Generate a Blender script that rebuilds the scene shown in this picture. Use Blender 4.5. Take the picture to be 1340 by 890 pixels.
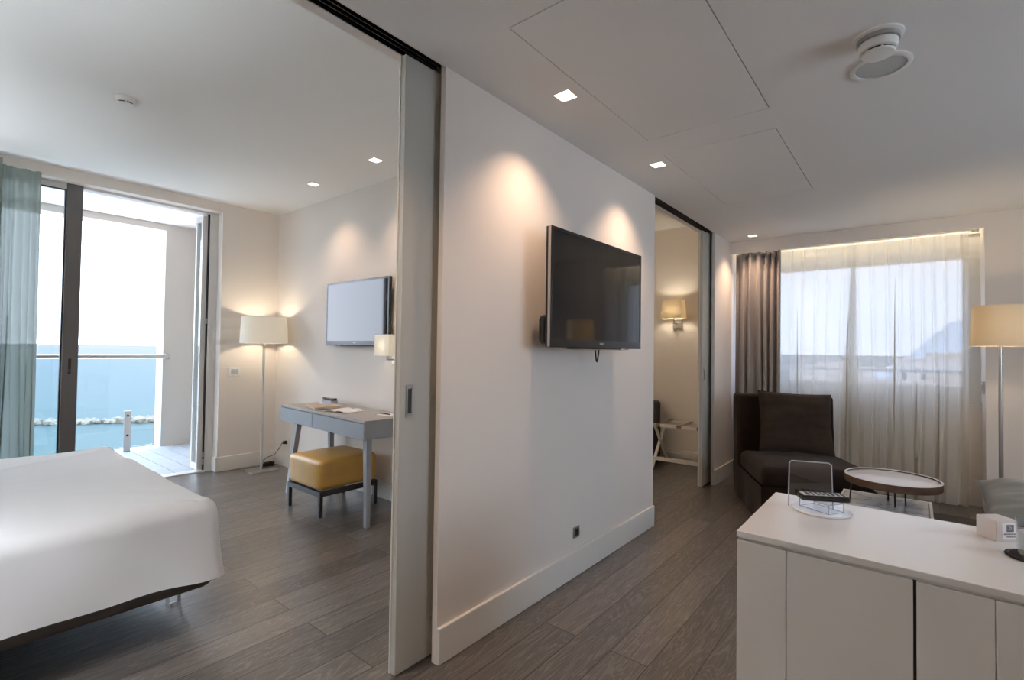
import bpy, bmesh, math, random
from mathutils import Vector, Matrix, noise
random.seed(7)
SC = bpy.context.scene
COL = SC.collection
for _o in list(bpy.data.objects):
    bpy.data.objects.remove(_o, do_unlink=True)
PI = math.pi

# ------------------------------------------------------------------ camera
def make_camera():
    yaw, pitch, roll = 0.6816, 0.0208, 0.0138
    f = Vector((math.cos(pitch)*math.cos(yaw), math.cos(pitch)*math.sin(yaw), math.sin(pitch)))
    r = Vector((math.sin(yaw), -math.cos(yaw), 0)); u = r.cross(f)
    r2 = r*math.cos(roll)+u*math.sin(roll); u2 = -r*math.sin(roll)+u*math.cos(roll)
    cd = bpy.data.cameras.new('camera'); co = bpy.data.objects.new('camera', cd); COL.objects.link(co)
    m = Matrix((r2, u2, -f)).transposed().to_4x4(); m.translation = Vector((0, 0, 1.25))
    co.matrix_world = m
    cd.sensor_fit = 'HORIZONTAL'; cd.sensor_width = 36; cd.lens = 648.56/1340*36
    cd.clip_start = .02; cd.clip_end = 60000
    SC.camera = co
make_camera()

# ------------------------------------------------------------------ light, sky, exposure
SKY = 5.6
SPOT_L, SPOT_B, SPOT_R = 25.0, 17.0, 36.0
WARM = (1.0, .68, .46)
SC.view_settings.view_transform = 'Standard'; SC.view_settings.look = 'None'
SC.view_settings.gamma = 1; SC.view_settings.exposure = 0.62
SC.view_settings.use_curve_mapping = False
cy = SC.cycles
cy.max_bounces = 12; cy.diffuse_bounces = 8; cy.glossy_bounces = 5; cy.transmission_bounces = 8
cy.transparent_max_bounces = 32; cy.caustics_reflective = False; cy.caustics_refractive = False
cy.sample_clamp_indirect = 6.0; cy.use_denoising = True
def make_world():
    w = bpy.data.worlds.new('sky'); SC.world = w; w.use_nodes = True
    nt = w.node_tree; nt.nodes.clear()
    tc = nt.nodes.new('ShaderNodeTexCoord'); sp = nt.nodes.new('ShaderNodeSeparateXYZ')
    rp = nt.nodes.new('ShaderNodeValToRGB'); bg = nt.nodes.new('ShaderNodeBackground'); out = nt.nodes.new('ShaderNodeOutputWorld')
    e = rp.color_ramp.elements
    e[0].position = 0.0; e[0].color = (.76, .83, .96, 1)
    e[1].position = 1.0; e[1].color = (.34, .54, .90, 1)
    a = e.new(.30); a.color = (.74, .82, .98, 1)
    nt.links.new(tc.outputs['Generated'], sp.inputs[0]); nt.links.new(sp.outputs['Z'], rp.inputs[0])
    nt.links.new(rp.outputs[0], bg.inputs[0]); bg.inputs[1].default_value = SKY
    nt.links.new(bg.outputs[0], out.inputs[0])
make_world()
def make_sun():
    l = bpy.data.lights.new('sun', 'SUN'); l.energy = 2.0; l.angle = .02; l.color = (1, .95, .88)
    o = bpy.data.objects.new('sun', l); COL.objects.link(o)
    o.rotation_euler = Vector((.30, .62, -.95)).to_track_quat('-Z', 'Y').to_euler()
make_sun()

# ------------------------------------------------------------------ materials
def mat(name, col, rough=.5, metal=0, spec=.5, sheen=0, bump=0, bscale=200, var=0, vscale=6, coat=0, emit=None, estr=0):
    m = bpy.data.materials.new(name); m.use_nodes = True
    nt = m.node_tree; b = nt.nodes['Principled BSDF']
    b.inputs['Base Color'].default_value = (*col, 1); b.inputs['Roughness'].default_value = rough
    b.inputs['Metallic'].default_value = metal; b.inputs['Specular IOR Level'].default_value = spec
    b.inputs['Sheen Weight'].default_value = sheen; b.inputs['Coat Weight'].default_value = coat
    if emit:
        b.inputs['Emission Color'].default_value = (*emit, 1); b.inputs['Emission Strength'].default_value = estr
    if bump or var:
        tc = nt.nodes.new('ShaderNodeTexCoord')
    if var:
        n = nt.nodes.new('ShaderNodeTexNoise'); n.inputs['Scale'].default_value = vscale; n.inputs['Detail'].default_value = 5
        nt.links.new(tc.outputs['Object'], n.inputs['Vector'])
        r = nt.nodes.new('ShaderNodeValToRGB')
        r.color_ramp.elements[0].color = (*[c*(1-var) for c in col], 1); r.color_ramp.elements[1].color = (*[min(1, c*(1+var)) for c in col], 1)
        r.color_ramp.elements[0].position = .3; r.color_ramp.elements[1].position = .7
        nt.links.new(n.outputs[0], r.inputs[0]); nt.links.new(r.outputs[0], b.inputs['Base Color'])
    if bump:
        n2 = nt.nodes.new('ShaderNodeTexNoise'); n2.inputs['Scale'].default_value = bscale; n2.inputs['Detail'].default_value = 3
        nt.links.new(tc.outputs['Object'], n2.inputs['Vector'])
        bp = nt.nodes.new('ShaderNodeBump'); bp.inputs['Strength'].default_value = bump; bp.inputs['Distance'].default_value = .003
        nt.links.new(n2.outputs[0], bp.inputs['Height']); nt.links.new(bp.outputs[0], b.inputs['Normal'])
    return m

def wood_floor():
    m = bpy.data.materials.new('smoked oak planks'); m.use_nodes = True
    nt = m.node_tree; b = nt.nodes['Principled BSDF']; N = nt.nodes.new; L = nt.links.new
    tc = N('ShaderNodeTexCoord')
    br = N('ShaderNodeTexBrick'); br.offset = .37; br.inputs['Scale'].default_value = 1
    br.inputs['Brick Width'].default_value = 1.9; br.inputs['Row Height'].default_value = .165
    br.inputs['Mortar Size'].default_value = .0026; br.inputs['Mortar Smooth'].default_value = .2
    br.inputs['Color1'].default_value = (0, 0, 0, 1); br.inputs['Color2'].default_value = (1, 1, 1, 1); br.inputs['Mortar'].default_value = (.5, .5, .5, 1)
    L(tc.outputs['Object'], br.inputs['Vector'])
    # each plank shifts the grain so that neighbouring boards differ
    sc = N('ShaderNodeVectorMath'); sc.operation = 'SCALE'; sc.inputs[3].default_value = 13.7
    L(br.outputs['Color'], sc.inputs[0])
    ad = N('ShaderNodeVectorMath'); ad.operation = 'ADD'; L(tc.outputs['Object'], ad.inputs[0]); L(sc.outputs[0], ad.inputs[1])
    mp = N('ShaderNodeMapping'); mp.inputs['Scale'].default_value = (1.1, 9, 1); L(ad.outputs[0], mp.inputs[0])
    n1 = N('ShaderNodeTexNoise'); n1.inputs['Scale'].default_value = 1.6; n1.inputs['Detail'].default_value = 3; n1.inputs['Distortion'].default_value = .6
    L(mp.outputs[0], n1.inputs['Vector'])
    mul = N('ShaderNodeMath'); mul.operation = 'MULTIPLY'; mul.inputs[1].default_value = 85; L(n1.outputs[0], mul.inputs[0])
    sn = N('ShaderNodeMath'); sn.operation = 'SINE'; L(mul.outputs[0], sn.inputs[0])
    rs = N('ShaderNodeMapRange'); rs.inputs[1].default_value = .1; rs.inputs[2].default_value = 1.0; L(sn.outputs[0], rs.inputs[0])
    mp2 = N('ShaderNodeMapping'); mp2.inputs['Scale'].default_value = (5, 160, 1); L(ad.outputs[0], mp2.inputs[0])
    n2 = N('ShaderNodeTexNoise'); n2.inputs['Scale'].default_value = 1; n2.inputs['Detail'].default_value = 6; L(mp2.outputs[0], n2.inputs['Vector'])
    ramp = N('ShaderNodeValToRGB')
    ramp.color_ramp.elements[0].color = (.066, .056, .050, 1); ramp.color_ramp.elements[1].color = (.132, .113, .100, 1)
    L(br.outputs['Color'], ramp.inputs[0])
    gr = N('ShaderNodeMix'); gr.data_type = 'RGBA'; L(rs.outputs[0], gr.inputs[0])
    lm = N('ShaderNodeMix'); lm.data_type = 'RGBA'; lm.blend_type = 'ADD'; lm.inputs[0].default_value = 1
    L(ramp.outputs[0], lm.inputs[6]); lm.inputs[7].default_value = (.052, .046, .040, 1)
    L(ramp.outputs[0], gr.inputs[6]); L(lm.outputs[2], gr.inputs[7])
    fr = N('ShaderNodeValToRGB'); fr.color_ramp.elements[0].position = .3; fr.color_ramp.elements[1].position = .75
    fr.color_ramp.elements[0].color = (.62, .62, .62, 1); fr.color_ramp.elements[1].color = (1.25, 1.25, 1.25, 1)
    L(n2.outputs[0], fr.inputs[0])
    fm = N('ShaderNodeMix'); fm.data_type = 'RGBA'; fm.blend_type = 'MULTIPLY'; fm.inputs[0].default_value = 1
    L(gr.outputs[2], fm.inputs[6]); L(fr.outputs[0], fm.inputs[7])
    gp = N('ShaderNodeMix'); gp.data_type = 'RGBA'; L(br.outputs['Fac'], gp.inputs[0]); L(fm.outputs[2], gp.inputs[6]); gp.inputs[7].default_value = (.012, .01, .009, 1)
    L(gp.outputs[2], b.inputs['Base Color'])
    b.inputs['Roughness'].default_value = .36; b.inputs['Coat Weight'].default_value = .7; b.inputs['Coat Roughness'].default_value = .24
    bp = N('ShaderNodeBump'); bp.inputs['Strength'].default_value = .25; bp.inputs['Distance'].default_value = .002
    L(n2.outputs[0], bp.inputs['Height']); L(bp.outputs[0], b.inputs['Normal'])
    return m

def marble():
    m = bpy.data.materials.new('white veined marble'); m.use_nodes = True
    nt = m.node_tree; b = nt.nodes['Principled BSDF']; N = nt.nodes.new; L = nt.links.new
    tc = N('ShaderNodeTexCoord'); n = N('ShaderNodeTexNoise'); n.inputs['Scale'].default_value = 3.2; n.inputs['Detail'].default_value = 8; n.inputs['Distortion'].default_value = 1.6
    L(tc.outputs['Object'], n.inputs['Vector'])
    r = N('ShaderNodeValToRGB'); e = r.color_ramp.elements
    e[0].position = .40; e[0].color = (.66, .67, .68, 1); e[1].position = .60; e[1].color = (.66, .67, .68, 1)
    v = e.new(.50); v.color = (.40, .41, .43, 1); v = e.new(.46); v.color = (.64, .65, .66, 1); v = e.new(.54); v.color = (.64, .65, .66, 1)
    L(n.outputs[0], r.inputs[0]); L(r.outputs[0], b.inputs['Base Color']); b.inputs['Roughness'].default_value = .15
    return m

def glass_mat(name, tint=(1, 1, 1), gloss=1.0, rough=.0):
    m = bpy.data.materials.new(name); m.use_nodes = True
    nt = m.node_tree; nt.nodes.clear(); N = nt.nodes.new; L = nt.links.new
    out = N('ShaderNodeOutputMaterial'); mx = N('ShaderNodeMixShader'); t = N('ShaderNodeBsdfTransparent'); g = N('ShaderNodeBsdfGlossy')
    t.inputs[0].default_value = (*tint, 1); g.inputs['Roughness'].default_value = rough
    lw = N('ShaderNodeLayerWeight'); lw.inputs[0].default_value = .5
    pw = N('ShaderNodeMath'); pw.operation = 'POWER'; pw.inputs[1].default_value = 5; L(lw.outputs['Facing'], pw.inputs[0])
    ml = N('ShaderNodeMapRange'); ml.inputs[3].default_value = .035*gloss; ml.inputs[4].default_value = min(1, .9*gloss); L(pw.outputs[0], ml.inputs[0])
    L(ml.outputs[0], mx.inputs[0]); L(t.outputs[0], mx.inputs[1]); L(g.outputs[0], mx.inputs[2]); L(mx.outputs[0], out.inputs[0])
    return m

def sheer_mat(name, col, open_face, open_edge):
    m = bpy.data.materials.new(name); m.use_nodes = True
    nt = m.node_tree; nt.nodes.clear(); N = nt.nodes.new; L = nt.links.new
    out = N('ShaderNodeOutputMaterial'); mx = N('ShaderNodeMixShader'); mx2 = N('ShaderNodeMixShader')
    t = N('ShaderNodeBsdfTransparent'); d = N('ShaderNodeBsdfDiffuse'); tr = N('ShaderNodeBsdfTranslucent')
    d.inputs[0].default_value = (*col, 1); tr.inputs[0].default_value = (*col, 1); mx2.inputs[0].default_value = .5
    lw = N('ShaderNodeLayerWeight'); lw.inputs[0].default_value = .35
    mr = N('ShaderNodeMapRange'); mr.inputs[3].default_value = 1-open_face; mr.inputs[4].default_value = 1-open_edge
    L(lw.outputs['Facing'], mr.inputs[0]); L(mr.outputs[0], mx.inputs[0])
    L(d.outputs[0], mx2.inputs[1]); L(tr.outputs[0], mx2.inputs[2])
    L(t.outputs[0], mx.inputs[1]); L(mx2.outputs[0], mx.inputs[2]); L(mx.outputs[0], out.inputs[0])
    return m

def shade_mat(name, col, tr_w=.5):
    m = bpy.data.materials.new(name); m.use_nodes = True
    nt = m.node_tree; nt.nodes.clear(); N = nt.nodes.new; L = nt.links.new
    out = N('ShaderNodeOutputMaterial'); mx = N('ShaderNodeMixShader'); d = N('ShaderNodeBsdfDiffuse'); t = N('ShaderNodeBsdfTranslucent')
    d.inputs[0].default_value = (*col, 1); t.inputs[0].default_value = (*col, 1); mx.inputs[0].default_value = tr_w
    L(d.outputs[0], mx.inputs[1]); L(t.outputs[0], mx.inputs[2]); L(mx.outputs[0], out.inputs[0])
    return m

def sea_mat():
    m = bpy.data.materials.new('sea water'); m.use_nodes = True
    nt = m.node_tree; b = nt.nodes['Principled BSDF']; N = nt.nodes.new; L = nt.links.new
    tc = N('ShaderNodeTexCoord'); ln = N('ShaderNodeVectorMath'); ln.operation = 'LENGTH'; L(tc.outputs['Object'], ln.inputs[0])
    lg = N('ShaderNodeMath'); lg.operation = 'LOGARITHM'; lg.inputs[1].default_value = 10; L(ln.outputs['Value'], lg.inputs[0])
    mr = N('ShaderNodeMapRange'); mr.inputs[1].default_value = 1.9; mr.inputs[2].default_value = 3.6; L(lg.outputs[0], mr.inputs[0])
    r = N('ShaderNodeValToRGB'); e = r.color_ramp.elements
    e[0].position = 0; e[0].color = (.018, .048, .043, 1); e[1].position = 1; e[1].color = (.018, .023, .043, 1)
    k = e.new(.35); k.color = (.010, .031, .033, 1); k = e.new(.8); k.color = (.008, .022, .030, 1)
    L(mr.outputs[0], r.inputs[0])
    mp = N('ShaderNodeMapping'); mp.inputs['Scale'].default_value = (.05, .16, 1); L(tc.outputs['Object'], mp.inputs[0])
    n = N('ShaderNodeTexNoise'); n.inputs['Scale'].default_value = 1; n.inputs['Detail'].default_value = 8; L(mp.outputs[0], n.inputs['Vector'])
    vr = N('ShaderNodeMapRange'); vr.inputs[3].default_value = .72; vr.inputs[4].default_value = 1.28; L(n.outputs[0], vr.inputs[0])
    mm = N('ShaderNodeMix'); mm.data_type = 'RGBA'; mm.blend_type = 'MULTIPLY'; mm.inputs[0].default_value = 1
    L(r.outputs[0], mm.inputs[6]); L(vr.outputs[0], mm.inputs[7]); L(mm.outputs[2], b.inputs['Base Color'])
    b.inputs['Roughness'].default_value = .6; b.inputs['Specular IOR Level'].default_value = .15
    return m

M = {}
M['wall'] = mat('warm white wall paint', (.78, .725, .675), .85, bump=.05, bscale=300)
M['ceil'] = mat('white ceiling paint', (.84, .83, .81), .9)
M['base'] = mat('white lacquered skirting', (.78, .75, .70), .45)
M['floor'] = wood_floor()
M['door'] = mat('off white lacquered door', (.47, .46, .42), .4)
M['black'] = mat('black channel', (.012, .012, .013), .4)
M['steel'] = mat('brushed steel', (.50, .48, .46), .32, metal=1)
M['chrome'] = mat('polished chrome', (.80, .80, .80), .12, metal=1)
M['bronze'] = mat('anodised window frame', (.17, .16, .155), .38, metal=.6)
M['frame_light'] = mat('pale window frame', (.72, .70, .67), .4)
M['white_plastic'] = mat('white plastic', (.80, .79, .76), .4)
M['lacquer'] = mat('satin white cabinet lacquer', (.74, .73, .72), .35, coat=.8)
M['lacquer'].node_tree.nodes['Principled BSDF'].inputs['Coat Roughness'].default_value = .22
M['tv_body'] = mat('gloss black plastic', (.010, .010, .011), .25)
M['screen'] = mat('black display glass', (.004, .004, .005), .05, spec=.5, coat=0.0)
M['screen'].node_tree.nodes['Principled BSDF'].inputs['Coat IOR'].default_value = 1.6
M['screen'].node_tree.nodes['Principled BSDF'].inputs['IOR'].default_value = 1.5
M['desk'] = mat('blue grey lacquered desk', (.30, .31, .33), .38)
M['desk_top'] = mat('grey desk top', (.33, .31, .29), .4)
M['leather'] = mat('mustard leather', (.56, .32, .075), .34, bump=.12, bscale=160, var=.10, vscale=5)
M['dark_metal'] = mat('dark bronze metal', (.06, .055, .05), .4, metal=.7)
M['sheet'] = mat('white cotton bedspread', (.66, .66, .67), .85, sheen=.1, bump=.03, bscale=60)
M['bed_base'] = mat('brown upholstered bed base', (.070, .055, .043), .85)
M['linen'] = mat('dark brown linen', (.019, .0115, .008), .95, spec=.2, sheen=.06, bump=.35, bscale=420, var=.15, vscale=14)
M['pillow_brown'] = mat('brown cushion linen', (.040, .026, .018), .95, spec=.2, sheen=.06, bump=.3, bscale=420, var=.12, vscale=20)
M['pillow_grey'] = mat('grey green cushion cloth', (.17, .18, .17), .8, sheen=.3, bump=.2, bscale=420)
M['sofa'] = mat('charcoal sofa cloth', (.06, .06, .058), .95, sheen=.2, bump=.3, bscale=350)
M['rug'] = mat('charcoal woven rug', (.050, .047, .045), 1.0, bump=.8, bscale=260, var=.3, vscale=120)
M['drape'] = mat('grey satin drape', (.29, .265, .255), .40, sheen=.3, bump=.06, bscale=300)
M['sheer'] = sheer_mat('cream voile', (.82, .79, .72), .21, .03)
M['sheer_bed'] = sheer_mat('pale green voile', (.30, .325, .29), .045, .01)
M['glass'] = glass_mat('clear window glass', (.93, .97, .98))
M['glass_solar'] = glass_mat('solar control window glass', (.57, .58, .60))
M['rail_glass'] = glass_mat('balustrade glass', (.90, .95, .96), .6)
M['acrylic'] = glass_mat('clear acrylic', (.96, .98, 1.0), 1.6, .02)
M['acrylic_edge'] = mat('polished acrylic edge', (.42, .44, .50), .12, spec=.8)
M['tumbler'] = glass_mat('tumbler glass', (.93, .95, .97), 1.4, .02)
M['shade_lit'] = shade_mat('ivory lamp shade fabric', (.80, .73, .60), .36)
M['shade_white'] = shade_mat('white lamp shade fabric', (.90, .89, .85), .34)
M['bulb'] = mat('lit bulb', (1, .9, .75), .4, emit=(1, .86, .66), estr=9)
M['bulb_day'] = mat('lit downlight lens', (1, 1, 1), .4, emit=(1, .90, .76), estr=7)
M['recess'] = mat('white downlight recess', (.62, .60, .57), .5)
M['white_wood'] = mat('white painted beech', (.74, .72, .68), .4)
M['strap'] = mat('tan webbing strap', (.30, .22, .16), .9, bump=.3, bscale=500)
M['suitcase'] = mat('black luggage shell', (.014, .014, .015), .5)
M['walnut'] = mat('walnut edge', (.095, .052, .032), .45, var=.3, vscale=18)
M['tray_top'] = mat('white tray laminate', (.72, .71, .72), .3)
M['marble'] = marble()
M['table_frame'] = mat('white table frame', (.74, .74, .74), .4)
M['paper'] = mat('white paper', (.80, .79, .80), .7)
M['folder'] = mat('tan leather folder', (.48, .37, .26), .6)
M['coaster'] = mat('black coaster', (.012, .012, .013), .7)
M['buttons'] = mat('pale grey remote keys', (.55, .55, .56), .5)
M['frosted'] = sheer_mat('frosted plastic box', (.88, .85, .82), .34, .08)
M['cotton'] = mat('peach tissue', (.75, .42, .26), .9)
M['label_grey'] = mat('grey label ink', (.16, .15, .15), .7)
M['stucco'] = mat('balcony stucco', (.62, .57, .51), .9, bump=.2, bscale=120)
M['stucco_w'] = mat('balcony soffit paint', (.78, .74, .72), .9)
M['deck'] = mat('pale grey decking', (.50, .51, .52), .7, var=.06, vscale=8)
M['sea'] = sea_mat()
M['rock'] = mat('pale breakwater stone', (.17, .145, .11), .9, var=.35, vscale=.7)
M['land'] = mat('pale dusty ground', (.66, .62, .58), .95, var=.15, vscale=.05)
M['house'] = mat('pale facade', (.78, .70, .64), .9)
M['house_roof'] = mat('tiled roof', (.62, .50, .42), .9)
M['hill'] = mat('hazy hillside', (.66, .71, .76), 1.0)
M['logo'] = mat('silver lettering', (.6, .6, .62), .3, metal=.6)

# ------------------------------------------------------------------ mesh helpers
class MB:
    def __init__(s): s.bm = bmesh.new()
    def box(s, a, b, bev=0, seg=2, rot=None, at=None):
        x0, y0, z0 = a; x1, y1, z1 = b
        c = Vector(((x0+x1)/2, (y0+y1)/2, (z0+z1)/2))
        r = bmesh.ops.create_cube(s.bm, size=1, matrix=Matrix.Translation(c) @ Matrix.Diagonal((abs(x1-x0), abs(y1-y0), abs(z1-z0), 1)))
        vs = r['verts']
        if bev:
            es = list({e for v in vs for e in v.link_edges})
            q = bmesh.ops.bevel(s.bm, geom=es, offset=bev, segments=seg, affect='EDGES', profile=.5)
            vs = list({v for f in q['faces'] for v in f.verts} | {v for v in vs if v.is_valid})
            isl = set(vs); st = list(vs)
            while st:
                v = st.pop()
                for e in v.link_edges:
                    o = e.other_vert(v)
                    if o not in isl: isl.add(o); st.append(o)
            vs = list(isl)
        if rot: bmesh.ops.transform(s.bm, matrix=(Matrix.Translation(c) @ rot.to_4x4() @ Matrix.Translation(-c)), verts=vs)
        return s
    def beam(s, p, q, w, h, up=(0, 0, 1), bev=0, w2=None, h2=None):
        p, q = Vector(p), Vector(q); d = (q-p).normalized(); u = Vector(up)
        sd = d.cross(u).normalized(); u = sd.cross(d).normalized()
        w2 = w if w2 is None else w2; h2 = h if h2 is None else h2
        vs = []
        for pt, ww, hh in ((p, w, h), (q, w2, h2)):
            for a, b in ((-1, -1), (1, -1), (1, 1), (-1, 1)):
                vs.append(s.bm.verts.new(pt+sd*a*ww/2+u*b*hh/2))
        for f in ((3, 2, 1, 0), (4, 5, 6, 7), (0, 1, 5, 4), (1, 2, 6, 5), (2, 3, 7, 6), (3, 0, 4, 7)):
            s.bm.faces.new([vs[i] for i in f])
        if bev:
            es = list({e for v in vs for e in v.link_edges})
            bmesh.ops.bevel(s.bm, geom=es, offset=bev, segments=2, affect='EDGES')
        return s
    def tube(s, pts, r, n=10, cap=True):
        pts = [Vector(p) for p in pts]; rings = []
        ref = Vector((0, 0, 1))
        for i, p in enumerate(pts):
            d = (pts[min(i+1, len(pts)-1)]-pts[max(i-1, 0)]).normalized()
            if abs(d.dot(ref)) > .95: ref = Vector((1, 0, 0)) if abs(d.x) < .9 else Vector((0, 1, 0))
            a = d.cross(ref).normalized(); b = d.cross(a).normalized()
            rr = r[i] if isinstance(r, (list, tuple)) else r
            rings.append([s.bm.verts.new(p+a*rr*math.cos(2*PI*k/n)+b*rr*math.sin(2*PI*k/n)) for k in range(n)])
        for i in range(len(rings)-1):
            for k in range(n):
                s.bm.faces.new((rings[i][k], rings[i][(k+1) % n], rings[i+1][(k+1) % n], rings[i+1][k]))
        if cap:
            s.bm.faces.new(rings[0][::-1]); s.bm.faces.new(rings[-1])
        return s
    def lathe(s, prof, c=(0, 0, 0), n=48, cap=True, closed=False):
        c = Vector(c); rings = []
        for (r, z) in prof:
            rings.append([s.bm.verts.new(c+Vector((max(r, 1e-5)*math.cos(2*PI*k/n), max(r, 1e-5)*math.sin(2*PI*k/n), z))) for k in range(n)])
        m = len(rings)
        for i in range(m if closed else m-1):
            A, B = rings[i], rings[(i+1) % m]
            for k in range(n):
                s.bm.faces.new((A[k], A[(k+1) % n], B[(k+1) % n], B[k]))
        if cap and not closed:
            s.bm.faces.new(rings[0][::-1]); s.bm.faces.new(rings[-1])
        return s
    def grid(s, fn, nu, nv, cyc=False):
        V = [[s.bm.verts.new(fn(i/nu, j/nv)) for j in range(nv+1)] for i in range(nu+1)]
        for i in range(nu):
            for j in range(nv):
                s.bm.faces.new((V[i][j], V[i+1][j], V[i+1][j+1], V[i][j+1]))
        return s
    def build(s, name, m, parent=None, smooth=False, loc=None, weld=0, mods=()):
        if weld: bmesh.ops.remove_doubles(s.bm, verts=s.bm.verts, dist=weld)
        bmesh.ops.recalc_face_normals(s.bm, faces=s.bm.faces)
        me = bpy.data.meshes.new(name); s.bm.to_mesh(me); s.bm.free()
        o = bpy.data.objects.new(name, me); COL.objects.link(o)
        me.materials.append(m)
        if smooth:
            for p in me.polygons: p.use_smooth = True
            if smooth == 'auto':
                sh = smooth_by_angle(me)
        if parent: o.parent = parent
        if loc: o.location = loc
        for k, kw in mods:
            md = o.modifiers.new(k.lower(), k)
            for a, v in kw.items(): setattr(md, a, v)
        return o
def smooth_by_angle(me, ang=.6):
    bm = bmesh.new(); bm.from_mesh(me)
    for e in bm.edges:
        if len(e.link_faces) == 2 and e.calc_face_angle(0) > ang: e.smooth = False
    bm.to_mesh(me); bm.free()

def tag(o, label=None, cat=None, group=None, kind=None):
    if label: o['label'] = label
    if cat: o['category'] = cat
    if group: o['group'] = group
    if kind: o['kind'] = kind
    return o
def thing(name, label, cat, loc=(0, 0, 0), rz=0, group=None):
    o = bpy.data.objects.new(name, None); COL.objects.link(o); o.empty_display_size = .1
    o.location = loc; o.rotation_euler = (0, 0, rz)
    return tag(o, label, cat, group)
def struct(name, mb, m, label=None, cat=None, **k):
    o = mb.build(name, m, **k); return tag(o, label, cat, None, 'structure')
def copy_tree(o, parent=None):
    c = o.copy(); COL.objects.link(c)
    if parent: c.parent = parent
    for ch in [x for x in o.children]: copy_tree(ch, c)
    return c
def slab_with_holes(x0, x1, y0, y1, z0, z1, holes):
    """a horizontal slab from z0 (underside) to z1 with rectangular holes"""
    mb = MB(); xs = sorted({x0, x1, *[h[i] for h in holes for i in (0, 1)]}); ys = sorted({y0, y1, *[h[i] for h in holes for i in (2, 3)]})
    xs = [x for x in xs if x0 <= x <= x1]; ys = [y for y in ys if y0 <= y <= y1]
    def solid(i, j):
        if i < 0 or j < 0 or i >= len(xs)-1 or j >= len(ys)-1: return False
        cx, cy_ = (xs[i]+xs[i+1])/2, (ys[j]+ys[j+1])/2
        return not any(h[0] < cx < h[1] and h[2] < cy_ < h[3] for h in holes)
    V = {}
    def v(i, j, z):
        k = (i, j, z)
        if k not in V: V[k] = mb.bm.verts.new((xs[i], ys[j], z))
        return V[k]
    for i in range(len(xs)-1):
        for j in range(len(ys)-1):
            if not solid(i, j): continue
            mb.bm.faces.new((v(i, j, z0), v(i, j+1, z0), v(i+1, j+1, z0), v(i+1, j, z0)))
            mb.bm.faces.new((v(i, j, z1), v(i+1, j, z1), v(i+1, j+1, z1), v(i, j+1, z1)))
            for di, dj, e in ((-1, 0, ((i, j), (i, j+1))), (1, 0, ((i+1, j), (i+1, j+1))), (0, -1, ((i, j), (i+1, j))), (0, 1, ((i, j+1), (i+1, j+1)))):
                if not solid(i+di, j+dj):
                    (a, b), (c, d) = e
                    mb.bm.faces.new((v(a, b, z0), v(c, d, z0), v(c, d, z1), v(a, b, z1)))
    return mb

# ------------------------------------------------------------------ room data
H, HB, P = 2.398, 2.687, 1.472           # living ceiling, bedroom ceiling, partition face
X1, X2, X3 = 1.366, 3.456, 4.868         # partition: end of first opening, second opening
WP = 5.405                               # pelmet / window wall of the living room
XD, YB = 2.575, 5.388                    # desk wall, balcony wall
XO, ZO = 2.008, 2.596                    # balcony opening right edge and head
XR = 5.6                                 # end wall of the second bedroom
XB, YL, XHB = -2.6, -2.7, -1.25          # back and side wall of the living room, headboard wall
PB = 1.600                               # partition back face
TOP = 3.0

# ---- floor, roof, ceilings
struct('floor', MB().box((XB-.2, YL-.2, -.12), (6.2, YB+.12, 0)), M['floor'], 'dark smoked oak plank floor running through both rooms', 'floor')
struct('roof', MB().box((XB-.3, YL-.3, 2.80), (6.3, YB+.25, TOP)), M['stucco_w'])
DL_L = [(1.859, 1.217), (2.896, 1.216), (5.214, 1.221)]
DL_FILL = [(.80, 1.217), (-.5, 1.217), (-.4, -1.3), (1.1, -1.5), (2.6, -1.5), (4.0, -1.5)]   # unseen fittings added for fill light, out of the frame
DL_B = [(2.255, 4.107), (2.25, 3.196)]
hs = .041
holes = [(x-hs, x+hs, y-hs, y+hs) for x, y in DL_L+DL_FILL]
def ring(x0, x1, y0, y1, g=.0045):
    return [(x0, x1, y0-g, y0), (x0, x1, y1, y1+g), (x0-g, x0, y0-g, y1+g), (x1, x1+g, y0-g, y1+g)]
holes_l = holes + ring(1.340, 2.525, .525, 1.115) + ring(2.776, 3.961, .545, 1.127)
struct('ceiling', slab_with_holes(XB, WP, YL, P, H, H+.02, holes_l), M['ceil'], 'flat white living room ceiling with two access hatches', 'ceiling')
holes_b = [(x-hs, x+hs, y-hs, y+hs) for x, y in DL_B]
struct('ceiling', slab_with_holes(XHB, XD, PB, YB, HB, HB+.02, holes_b), M['ceil'], 'flat white ceiling of the sea view bedroom', 'ceiling')
struct('ceiling', MB().box((XD, PB, HB), (XR, 4.2, HB+.02)), M['ceil'], 'white ceiling of the second bedroom', 'ceiling')

# ---- partition wall with pocket openings
def skin(name, x0, x1, lab):
    mb = MB(); mb.box((x0, P, 0), (x1, 1.500, TOP-.1)); mb.box((x0, 1.575, 0), (x1, PB, TOP-.1))
    return struct(name, mb, M['wall'], lab, 'wall')
skin('wall_partition', X1, X2, 'white partition wall carrying the big television')
# solid core where no leaf slides
struct('wall_core', MB().box((2.62, 1.5001, 0), (X2-.004, 1.5749, TOP-.1)), M['wall'])
skin('wall_partition', X3, WP+.34, 'narrow white wall between second sliding door and drape')
struct('wall_partition', MB().box((XB-.2, P, 0), (-.90, PB, TOP-.1)), M['wall'])
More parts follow.
